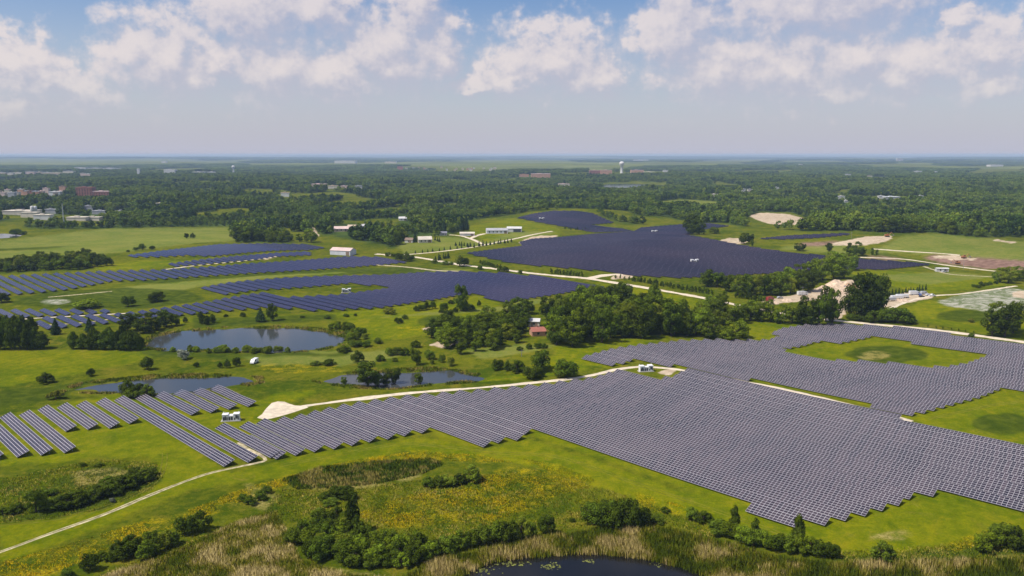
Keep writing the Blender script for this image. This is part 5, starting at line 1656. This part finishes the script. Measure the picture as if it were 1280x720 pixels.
def vehicle(kind, px, py, yaw, colr, label, group=None, s=1.0):
    x, y = G(px, py)
    root = empty('parked_' + kind, (x, y, T(x, y) + 0.1), yaw, (s, s, s))
    tag(root, label, kind, group)
    L, Wd, H = {'car': (4.6, 1.85, 1.5), 'pickup': (5.6, 2.0, 1.9), 'van': (5.6, 2.1, 2.5), 'truck': (8.5, 2.5, 3.2), 'trailer': (9.5, 2.5, 2.9)}[kind]
    a, b = L / 2, Wd / 2
    prof = {'car': [(-a, .35), (a, .35), (a, .8), (a * .55, .92), (a * .2, 1.45), (-a * .55, 1.45), (-a * .95, .95), (-a, .85)],
            'pickup': [(-a, .45), (a, .45), (a, .95), (a * .45, 1.12), (a * .25, 1.85), (-a * .15, 1.85), (-a * .2, 1.1), (-a, 1.1)],
            'van': [(-a, .4), (a, .4), (a, 1.05), (a * .8, 1.3), (a * .5, 2.35), (-a * .95, 2.45), (-a, 2.2)],
            'truck': [(-a, .9), (-a, 3.2), (a * .42, 3.2), (a * .42, 1.2), (a * .5, 1.2), (a * .5, 2.5), (a * .85, 2.5), (a, 1.5), (a, .55), (-a, .55)],
            'trailer': [(-a, .9), (a, .9), (a, 2.9), (-a, 2.9)]}[kind]
    n = len(prof)
    vs = [(p[0], -b, p[1]) for p in prof] + [(p[0], b, p[1]) for p in prof]
    me = bpy.data.meshes.new('body')
    fs = [tuple(range(n - 1, -1, -1)), tuple(range(n, 2 * n))] + [(i, (i + 1) % n, n + (i + 1) % n, n + i) for i in range(n)]
    me.from_pydata(vs, [], fs)
    me.materials.append(CARM[colr])
    me.update()
    body = link('body', me, root)
    win = MB()
    if kind in ('car', 'van', 'pickup', 'truck'):
        k = {'car': (-a * .5, a * .22, 1.0, 1.4), 'van': (a * .1, a * .5, 1.35, 2.1), 'pickup': (-a * .12, a * .26, 1.2, 1.75), 'truck': (a * .55, a * .84, 1.6, 2.3)}[kind]
        win.box(k[0], k[1], -b - .02, b + .02, k[2], k[3])
        win.build('window', M['glass'], root)
    for i, (u, sd) in enumerate(((a * .62, -1), (a * .62, 1), (-a * .62, -1), (-a * .62, 1))):
        MB().bar((u, sd * (b - .22), .36), (u, sd * (b + .02), .36), .38, .38, 12).build('wheel', M['rubber'], root)
    return root


vehicle('van', 318, 454, rad(-100), 'white', 'white van with a dark windscreen parked on the dry grass by the pond')
g = 'vehicles in the quarry yard'
for (k, x, y, yw, c, lab) in (('trailer', 1121, 374, 8, 'white', 'white box trailer in the vehicle yard'), ('trailer', 1127.5, 372.5, 6, 'white', 'second white box trailer in the vehicle yard'), ('pickup', 1133, 371, 80, 'red', 'dark red pickup in the vehicle yard'), ('truck', 1143, 368.6, 5, 'white', 'white box truck in the vehicle yard'),
                              ('car', 1150, 369.3, 70, 'blue', 'blue car in the vehicle yard'), ('van', 1155, 367.8, 10, 'silver', 'silver van in the vehicle yard'), ('car', 1160, 369.6, 20, 'silver', 'silver car at the end of the vehicle yard'), ('car', 1152, 371.4, 15, 'dark', 'dark car in front of the silver vehicles'),
                              ('trailer', 1112, 376.5, 12, 'silver', 'grey trailer closest to the big dark trees'), ('pickup', 1165, 370.4, 5, 'white', 'white pickup at the yard exit'), ('truck', 1003, 369, 12, 'white', 'white truck on the sandy quarry lane'), ('truck', 962, 376, 40, 'red', 'red truck at the lower quarry entrance'), ('car', 975, 373, 10, 'silver', 'silver car behind the red truck'),
                              ('car', 1180, 340.6, 0, 'silver', 'silver car in front of the lone field cabin')):
    vehicle(k, x, y, rad(yw), c, lab)


def excavator(px, py, yaw, label, s=1.0):
    x, y = G(px, py)
    root = empty('excavator', (x, y, T(x, y) + .05), yaw, (s, s, s))
    tag(root, label, 'excavator', 'earth-moving machines')
    for sd in (-1, 1):
        mb = MB()
        mb.box(-1.9, 1.9, sd * 1.25 - .32, sd * 1.25 + .32, .12, .9).box(-2.2, 2.2, sd * 1.25 - .3, sd * 1.25 + .3, .28, .75)
        mb.build('track', M['rubber'], root)
    MB().box(-2.4, 1.2, -1.35, 1.35, 1.05, 2.2).box(-2.4, -1.0, -1.3, 1.3, 2.205, 2.6).build('body', CARM['yellow'], root)
    c = MB().box(.0, 1.5, .2, 1.34, 2.21, 3.4).build('cab', CARM['yellow'], root)
    MB().box(.2, 1.54, .15, 1.37, 2.6, 3.2).build('window', M['glass'], c)
    MB().bar((1.2, -.3, 1.8), (4.0, -.3, 4.6), .32, .26, 6).build('boom', CARM['yellow'], root)
    st = MB().bar((4.0, -.3, 4.6), (6.2, -.3, 2.2), .24, .18, 6).build('stick', CARM['yellow'], root)
    MB().box(5.7, 6.9, -.9, .3, 1.1, 2.1).build('bucket', M['steel'], st)
    return root


excavator(1052, 358, rad(20), 'orange excavator on top of the sandy quarry heap')
excavator(1066, 361, rad(150), 'orange excavator beside the big dark trees of the quarry')
excavator(1205, 323, rad(10), 'orange excavator on the ploughed brown field', 1.1)
excavator(1197, 330, rad(170), 'orange excavator on the lower edge of the brown field', 1.0)
excavator(1109, 296, rad(0), 'orange excavator on the bare pale ground', 1.2)
# spoil heaps
for (x, y, w, h) in ((1046, 357, 26, 7), (1060, 359, 20, 8), (1030, 362, 18, 5), (1052, 366, 22, 5), (985, 376, 14, 3), (968, 379, 12, 3), (1128, 376, 16, 2.5)):
    a, b = G(x, y)
    s = px_scale(b)
    R, H = w / s / 2, h / s
    n = 15
    gxx, gyy = np.meshgrid(np.linspace(-1, 1, n), np.linspace(-1, 1, n))
    rr = np.clip(1 - np.hypot(gxx, gyy), 0, 1)
    hh = H * np.clip(rr * 1.5, 0, 1) * (0.7 + 0.6 * fbm(gxx * R + a, gyy * R + b, 5.0, 3, 3))
    V = np.column_stack([gxx.ravel() * R, gyy.ravel() * R * 1.2, hh.ravel() + T(gxx.ravel() * R + a, gyy.ravel() * R * 1.2 + b) - T(a, b) - .1])
    q = np.arange(n * n).reshape(n, n)
    o = link('spoil_heap', mesh_from('spoil_heap', V, np.stack([q[:-1, :-1].ravel(), q[:-1, 1:].ravel(), q[1:, 1:].ravel(), q[1:, :-1].ravel()], 1), [M['sand']], smooth=True))
    o.location = (a, b, T(a, b))
    tag(o, 'heap of pale sandy spoil in the quarry and vehicle yard', 'spoil heap', 'spoil heaps')
# utility poles
for (x, y, h) in ((1003, 372, 14), (652, 446, 9), (1204, 337, 12), (1064, 299, 9)):
    a, b = G(x, y)
    root = empty('utility_pole', (a, b, T(a, b)))
    tag(root, 'thin pale utility pole with a short cross arm', 'pole', 'utility poles')
    H = h / px_scale(b)
    MB().bar((0, 0, -.3), (0, 0, H), .16, .11, 6).build('pole', M['steel'], root)
    MB().box(-1.1, 1.1, -.06, .06, H - .7, H - .55).build('cross_arm', M['steel'], root)

# ------------------------------------------------------------------ woodland: points with geometry-node trees
def wood_points(y0, y1, spacing, smin, smax, ratio=1.0):
    """jittered points between two distances, inside the woods, clear of buildings"""
    n = int((y1 - y0) / spacing)
    P = []
    for i in range(n):
        y = y0 + (i + .5) * spacing
        half = 0.74 * y + 30
        m = int(2 * half / spacing)
        x = -half + (np.arange(m) + .5) * spacing
        P.append(np.column_stack([x, np.full(m, y)]))
    P = np.concatenate(P)
    P += RNG.uniform(-.5, .5, P.shape) * spacing
    z = T(P[:, 0], P[:, 1])
    px, py = project(P[:, 0], P[:, 1], z)
    k = woods_at(P[:, 0], P[:, 1], px, py)
    if ratio < 1:
        k &= fbm(P[:, 0], P[:, 1] * .6, 900.0, 78, 3) > (1 - ratio)
    for (a, b, c, d) in TAKEN:
        k &= ~((px > a) & (px < b) & (py > c) & (py < d))
    P, z, py, px = P[k], z[k], py[k], px[k]
    s = RNG.uniform(smin, smax, len(P)) * (0.3 + 1.4 * fbm(P[:, 0], P[:, 1], 110.0, 91, 3))
    return np.column_stack([P, z]), s, px, py


w1, s1, px1, py1 = wood_points(960, 2600, 9.3, 10.0, 15.5)
# the nearest woodland trees are trees of their own
lim = wood_limit(px1)
order = np.argsort(w1[:, 1])
vis = [i for i in order if (lim[i] - py1[i]) < 2.5 and -10 < px1[i] < 1290]
own = vis[:60]
for i in own:
    s = px_scale(w1[i, 1])
    xx = px1[i]
    kd = random.choice([BL, BD, BL, BT])
    tone = 'light green' if kd == BT else 'dark green' if kd == BD else 'mid green'
    where = 'hay field' if xx < 300 else 'blue arrays' if xx < 480 else 'farm' if xx < 620 else 'solar hill' if xx < 800 else 'dark array' if xx < 1070 else 'olive hill'
    plant(kd, 0, 0, s1[i] * s * .95, s1[i] * s, tone + ' tree at the woodland edge directly behind the ' + where, 'tree', 'front edge of the woodland', world=(w1[i, 0], w1[i, 1]))
keep = np.ones(len(w1), bool)
keep[own] = False
w1, s1 = w1[keep], s1[keep]
w2, s2, _, _ = wood_points(2600, 5200, 14.0, 13.0, 20.0)
w3, s3, _, _ = wood_points(5200, 12000, 50.0, 55.0, 100.0, 0.82)
w4, s4, _, _ = wood_points(12000, 45000, 190.0, 200.0, 420.0, 0.80)


def wood_object(name, label, pts, scl, hgt, protos):
    me = bpy.data.meshes.new(name)
    me.vertices.add(len(pts))
    me.vertices.foreach_set('co', pts.astype(np.float32).ravel())
    a = me.attributes.new('size', 'FLOAT_VECTOR', 'POINT')
    h = np.minimum(scl, hgt) if hgt else scl * RNG.uniform(.85, 1.15, len(scl))
    a.data.foreach_set('vector', np.column_stack([scl, scl, h]).astype(np.float32).ravel())
    a = me.attributes.new('turn', 'FLOAT_VECTOR', 'POINT')
    a.data.foreach_set('vector', np.column_stack([np.zeros(len(pts)), np.zeros(len(pts)), RNG.uniform(0, 6.28, len(pts))]).astype(np.float32).ravel())
    a = me.attributes.new('pick', 'INT', 'POINT')
    a.data.foreach_set('value', RNG.integers(0, len(protos), len(pts)).astype(np.int32))
    o = link(name, me)
    tag(o, label, 'woodland', kind='stuff')
    col = bpy.data.collections.new(name + '_plants')
    for j, pm in enumerate(protos):
        col.objects.link(bpy.data.objects.new('plant_%d' % j, pm))
    ng = bpy.data.node_groups.new(name, 'GeometryNodeTree')
    ng.interface.new_socket('Geometry', in_out='INPUT', socket_type='NodeSocketGeometry')
    ng.interface.new_socket('Geometry', in_out='OUTPUT', socket_type='NodeSocketGeometry')
    N = ng.nodes
    gi, go = N.new('NodeGroupInput'), N.new('NodeGroupOutput')
    ci = N.new('GeometryNodeCollectionInfo')
    ci.inputs['Collection'].default_value = col
    ci.inputs['Separate Children'].default_value = True
    ci.inputs['Reset Children'].default_value = True
    ip = N.new('GeometryNodeInstanceOnPoints')
    ip.inputs['Pick Instance'].default_value = True

    def attr(nm, typ):
        q = N.new('GeometryNodeInputNamedAttribute')
        q.data_type = typ
        q.inputs['Name'].default_value = nm
        return q.outputs['Attribute']
    e2r = N.new('FunctionNodeEulerToRotation')
    ng.links.new(attr('turn', 'FLOAT_VECTOR'), e2r.inputs[0])
    ng.links.new(gi.outputs[0], ip.inputs['Points'])
    ng.links.new(ci.outputs[0], ip.inputs['Instance'])
    ng.links.new(attr('pick', 'INT'), ip.inputs['Instance Index'])
    ng.links.new(e2r.outputs[0], ip.inputs['Rotation'])
    ng.links.new(attr('size', 'FLOAT_VECTOR'), ip.inputs['Scale'])
    ng.links.new(ip.outputs[0], go.inputs[0])
    md = o.modifiers.new('plants', 'NODES')
    md.node_group = ng
    return o


wood_object('woodland', 'dense deciduous woodland between the solar farm and the town', w1, s1, None, LOW)
wood_object('far_woodland', 'hazy woodland around the distant town', w2, s2, 17, LOW)
wood_object('distant_tree_belts', 'bluish tree belts and copses far beyond the town', w3, s3, 15, CLUMP)
wood_object('horizon_tree_belts', 'faint blue tree lines along the horizon', w4, s4, 22, CLUMP)
print('WOOD', len(w1), len(w2), len(w3), len(w4))

# ------------------------------------------------------------------ cattails, tall grass and flowers near the camera
def clear_of_roads(P):
    k = np.ones(len(P), bool)
    for wp, hw in ROADS_W[:2]:
        for j in range(0, len(wp), 2):
            k &= np.hypot(P[:, 0] - wp[j, 0], P[:, 1] - wp[j, 1]) > hw + 0.8
    return k


def scatter(polys, n, seed):
    """n points evenly over the ground inside the traced polygons"""
    rng = np.random.default_rng(seed)
    allp = []
    areas = []
    boxes = []
    for poly in polys:
        w = np.array([G(*q) for q in poly])
        boxes.append((w.min(0), w.max(0)))
        x, y = w[:, 0], w[:, 1]
        areas.append(abs(np.dot(x, np.roll(y, 1)) - np.dot(y, np.roll(x, 1))) / 2)
    for poly, ar, (lo, hi) in zip(polys, areas, boxes):
        m = int(n * ar / sum(areas))
        got = []
        c = 0
        while c < m:
            q = rng.uniform(lo, hi, (max(400, m), 2))
            px, py = project(q[:, 0], q[:, 1], T(q[:, 0], q[:, 1]))
            q = q[in_poly(px, py, poly)]
            got.append(q)
            c += len(q)
            if not len(q):
                break
        if got:
            allp.append(np.concatenate(got)[:m])
    return np.concatenate(allp)


def tufts(name, P, h, w, blades, colors, label, cat, seed, spread=0.25, lean=0.25):
    rng = np.random.default_rng(seed)
    z = T(P[:, 0], P[:, 1])
    n = len(P)
    Vs, C = [], []
    colors = np.array(colors)
    patch = fbm(P[:, 0], P[:, 1], 7.0, seed, 3)
    ci = np.clip(((patch - 0.5) * 2.6 + 0.5 + rng.normal(0, .22, n)) * len(colors), 0, len(colors) - 0.01).astype(int)
    base = colors[ci] * rng.uniform(.75, 1.25, (n, 1))
    for b in range(blades):
        a = rng.uniform(0, 6.28, n)
        off = rng.normal(0, spread, (n, 2))
        hh = h * rng.uniform(.55, 1.2, n) * (0.7 + 0.6 * patch)
        d = np.stack([np.cos(a), np.sin(a)], 1) * (w / 2)
        ln = rng.normal(0, lean, (n, 2)) * hh[:, None]
        p = P + off
        v0 = np.column_stack([p - d, z - .05])
        v1 = np.column_stack([p + d, z - .05])
        v2 = np.column_stack([p + ln, z + hh])
        Vs.append(np.stack([v0, v1, v2], 1))
        C.append(np.repeat(base[:, None, :], 3, 1))
    V = np.concatenate(Vs).reshape(-1, 3)
    C = np.concatenate(C).reshape(-1, 3)
    f = np.arange(len(V)).reshape(-1, 3)
    me = mesh_from(name, V, f, [M['tuft']])
    put_color(me, 'tint', C[:, 0], C[:, 1], C[:, 2])
    nn = np.column_stack([rng.normal(-.12, .22, (len(f), 2)), np.full(len(f), 1.0)])
    nn /= np.linalg.norm(nn, axis=1)[:, None]
    me.normals_split_custom_set_from_vertices(np.repeat(nn, 3, 0).tolist())
    o = link(name, me)
    tag(o, label, cat, kind='stuff')
    return o


def off_water(P, nm, lo=-0.5, hi=1e9):
    s = sdist(P[:, 0], P[:, 1], PONDS[nm]['poly'])
    return P[(s > lo) & (s < hi)]


REED = [[(500, 726), (545, 702), (600, 690), (680, 674), (750, 662), (830, 662), (905, 680), (970, 698), (1050, 706), (1290, 700), (1290, 732), (900, 735)], ]
P = off_water(scatter(REED, 27000, 5), 'near', -1.0)
P = np.concatenate([P, off_water(scatter([[(540, 735), (560, 700), (640, 684), (740, 676), (840, 682), (900, 705), (930, 735)]], 9000, 6), 'near', -1.2, 6.0)])
tufts('cattails', P, 1.9, 0.13, 4, [(0.06, 0.085, 0.004), (0.09, 0.115, 0.005), (0.13, 0.145, 0.006), (0.18, 0.175, 0.010), (0.26, 0.22, 0.03), (0.46, 0.36, 0.14)], 'cattails and reeds fringing the dark marsh pond', 'reeds', 21, .3, .12)
P = scatter([[(110, 728), (200, 698), (300, 652), (345, 640), (362, 672), (375, 700), (430, 718), (520, 728)]], 16000, 7)
tufts('dry_reeds', P, 1.1, 0.12, 4, [(0.08, 0.11, 0.004), (0.13, 0.15, 0.006), (0.22, 0.20, 0.012), (0.38, 0.31, 0.08), (0.54, 0.43, 0.18)], 'straw-coloured dry reeds between hedge and thicket', 'reeds', 22, .3, .2)
P = scatter([[(352, 600), (400, 584), (470, 577), (540, 573), (556, 580), (530, 592), (480, 604), (420, 611), (370, 612)]], 4500, 8)
tufts('sedge', P, 1.0, 0.18, 4, [(0.034, 0.060, 0.004), (0.052, 0.085, 0.006), (0.080, 0.110, 0.008), (0.24, 0.20, 0.05)], 'dark sedge filling the long wet hollow', 'sedge', 23, .25, .12)
rough = [[(0, 655), (60, 650), (140, 634), (190, 614), (206, 594), (196, 578), (120, 574), (0, 600)], [(0, 728), (100, 728), (240, 672), (330, 640), (350, 612), (420, 612), (520, 600), (640, 590), (760, 612), (880, 655), (900, 676), (830, 660), (740, 658), (640, 676), (540, 690), (430, 668), (350, 650), (250, 690), (180, 726)], [(1040, 690), (1120, 686), (1290, 672), (1290, 700), (1060, 706)]]
P = scatter(rough, 20000, 9)
P = P[clear_of_roads(P)]
tufts('tall_grass', P, 0.5, 0.18, 3, [(0.07, 0.11, 0.004), (0.12, 0.16, 0.005), (0.17, 0.19, 0.006), (0.24, 0.22, 0.012), (0.36, 0.29, 0.06)], 'tall rough grass on the near meadow and marsh', 'grass', 24, .3, .3)
P = scatter(Z['flower'][:5], 20000, 10)
P = P[clear_of_roads(P)]
P = P[fbm(P[:, 0], P[:, 1], 6.0, 41, 3) > 0.46]
tufts('wildflowers', P, 0.38, 0.14, 3, [(0.16, 0.18, 0.004), (0.30, 0.25, 0.004), (0.52, 0.41, 0.004), (0.60, 0.46, 0.006), (0.58, 0.38, 0.006)], 'yellow wildflowers strewn in bands over the near meadow', 'wildflowers', 25, .3, .4)
# margins of the other ponds
for nm, n in (('left', 4500), ('centre', 4000), ('big', 5500)):
    wp = np.array(PONDS[nm]['poly'])
    rng = np.random.default_rng(n)
    q = rng.uniform(wp.min(0) - 8, wp.max(0) + 8, (n * 6, 2))
    q = off_water(q, nm, -2.6, 4.0)
    q = q[fbm(q[:, 0], q[:, 1], 9.0, 5, 3) > 0.42]
    q = q[T(q[:, 0], q[:, 1]) > PONDS[nm]['lev'] - 0.25][:n]
    tufts('bank_reeds', q, 0.9, 0.30, 3, [(0.07, 0.10, 0.004), (0.08, 0.12, 0.006), (0.14, 0.16, 0.010), (0.26, 0.21, 0.05)], {'left': 'reeds round the long narrow pond', 'centre': 'reeds round the tree-lined centre pond', 'big': 'reeds round the large open pond'}[nm], 'reeds', n, .4, .15)
# floating weed on the marsh pond
mb = MB()
lv = PONDS['near']['lev']
for (x, y, n, sx_, sy_) in ((687, 711, 40, 2.4, 1.8), (735, 704, 14, 2.4, 1.2), (822, 709, 8, 2.0, 1.0), (640, 706, 40, 5.0, 1.6), (604, 714, 30, 3.0, 2.0)):
    a, b = G(x, y)
    for i in range(n):
        u, v = a + random.gauss(0, sx_ * .5), b + random.gauss(0, sy_ * .5)
        r = random.uniform(.12, .42)
        k = 7
        pts = [(u + r * random.uniform(.7, 1.2) * math.cos(j * 6.283 / k), v + r * random.uniform(.7, 1.2) * math.sin(j * 6.283 / k), lv + 0.012 + i * 0.0004) for j in range(k)]
        mb.add(pts + [(u, v, lv + 0.02 + i * 0.0004)], [], [(j, (j + 1) % k, k) for j in range(k)])
o = mb.build('floating_weed', mat('pond_weed', (0.13, 0.14, 0.03), 0.8, 0.2, vary=0.5, vscale=0.6))
tag(o, 'patches of floating weed on the dark marsh pond', 'pond weed', kind='stuff')

# ------------------------------------------------------------------ haze: one even box of air round everything
HZ = 150000.0
o = MB().box(-HZ * 2.8, HZ * 2.8, -HZ * .2, HZ, -60.0, 128.0).build('haze', None)
o.data.materials.clear()
hm = bpy.data.materials.new('haze_air')
hm.use_nodes = True
hm.node_tree.nodes.clear()
H_ = NT(hm.node_tree)
pv = H_.n('ShaderNodeVolumePrincipled', {'Color': (0.50, 0.70, 1.0, 1.0), 'Absorption Color': (0.3, 0.3, 0.3, 1.0), 'Density': 6.0e-5, 'Anisotropy': 0.0})
H_.n('ShaderNodeOutputMaterial', {1: pv.outputs[0]})
o.data.materials.append(hm)
tag(o, 'thin blue summer haze filling the air over the land', 'haze', kind='stuff')
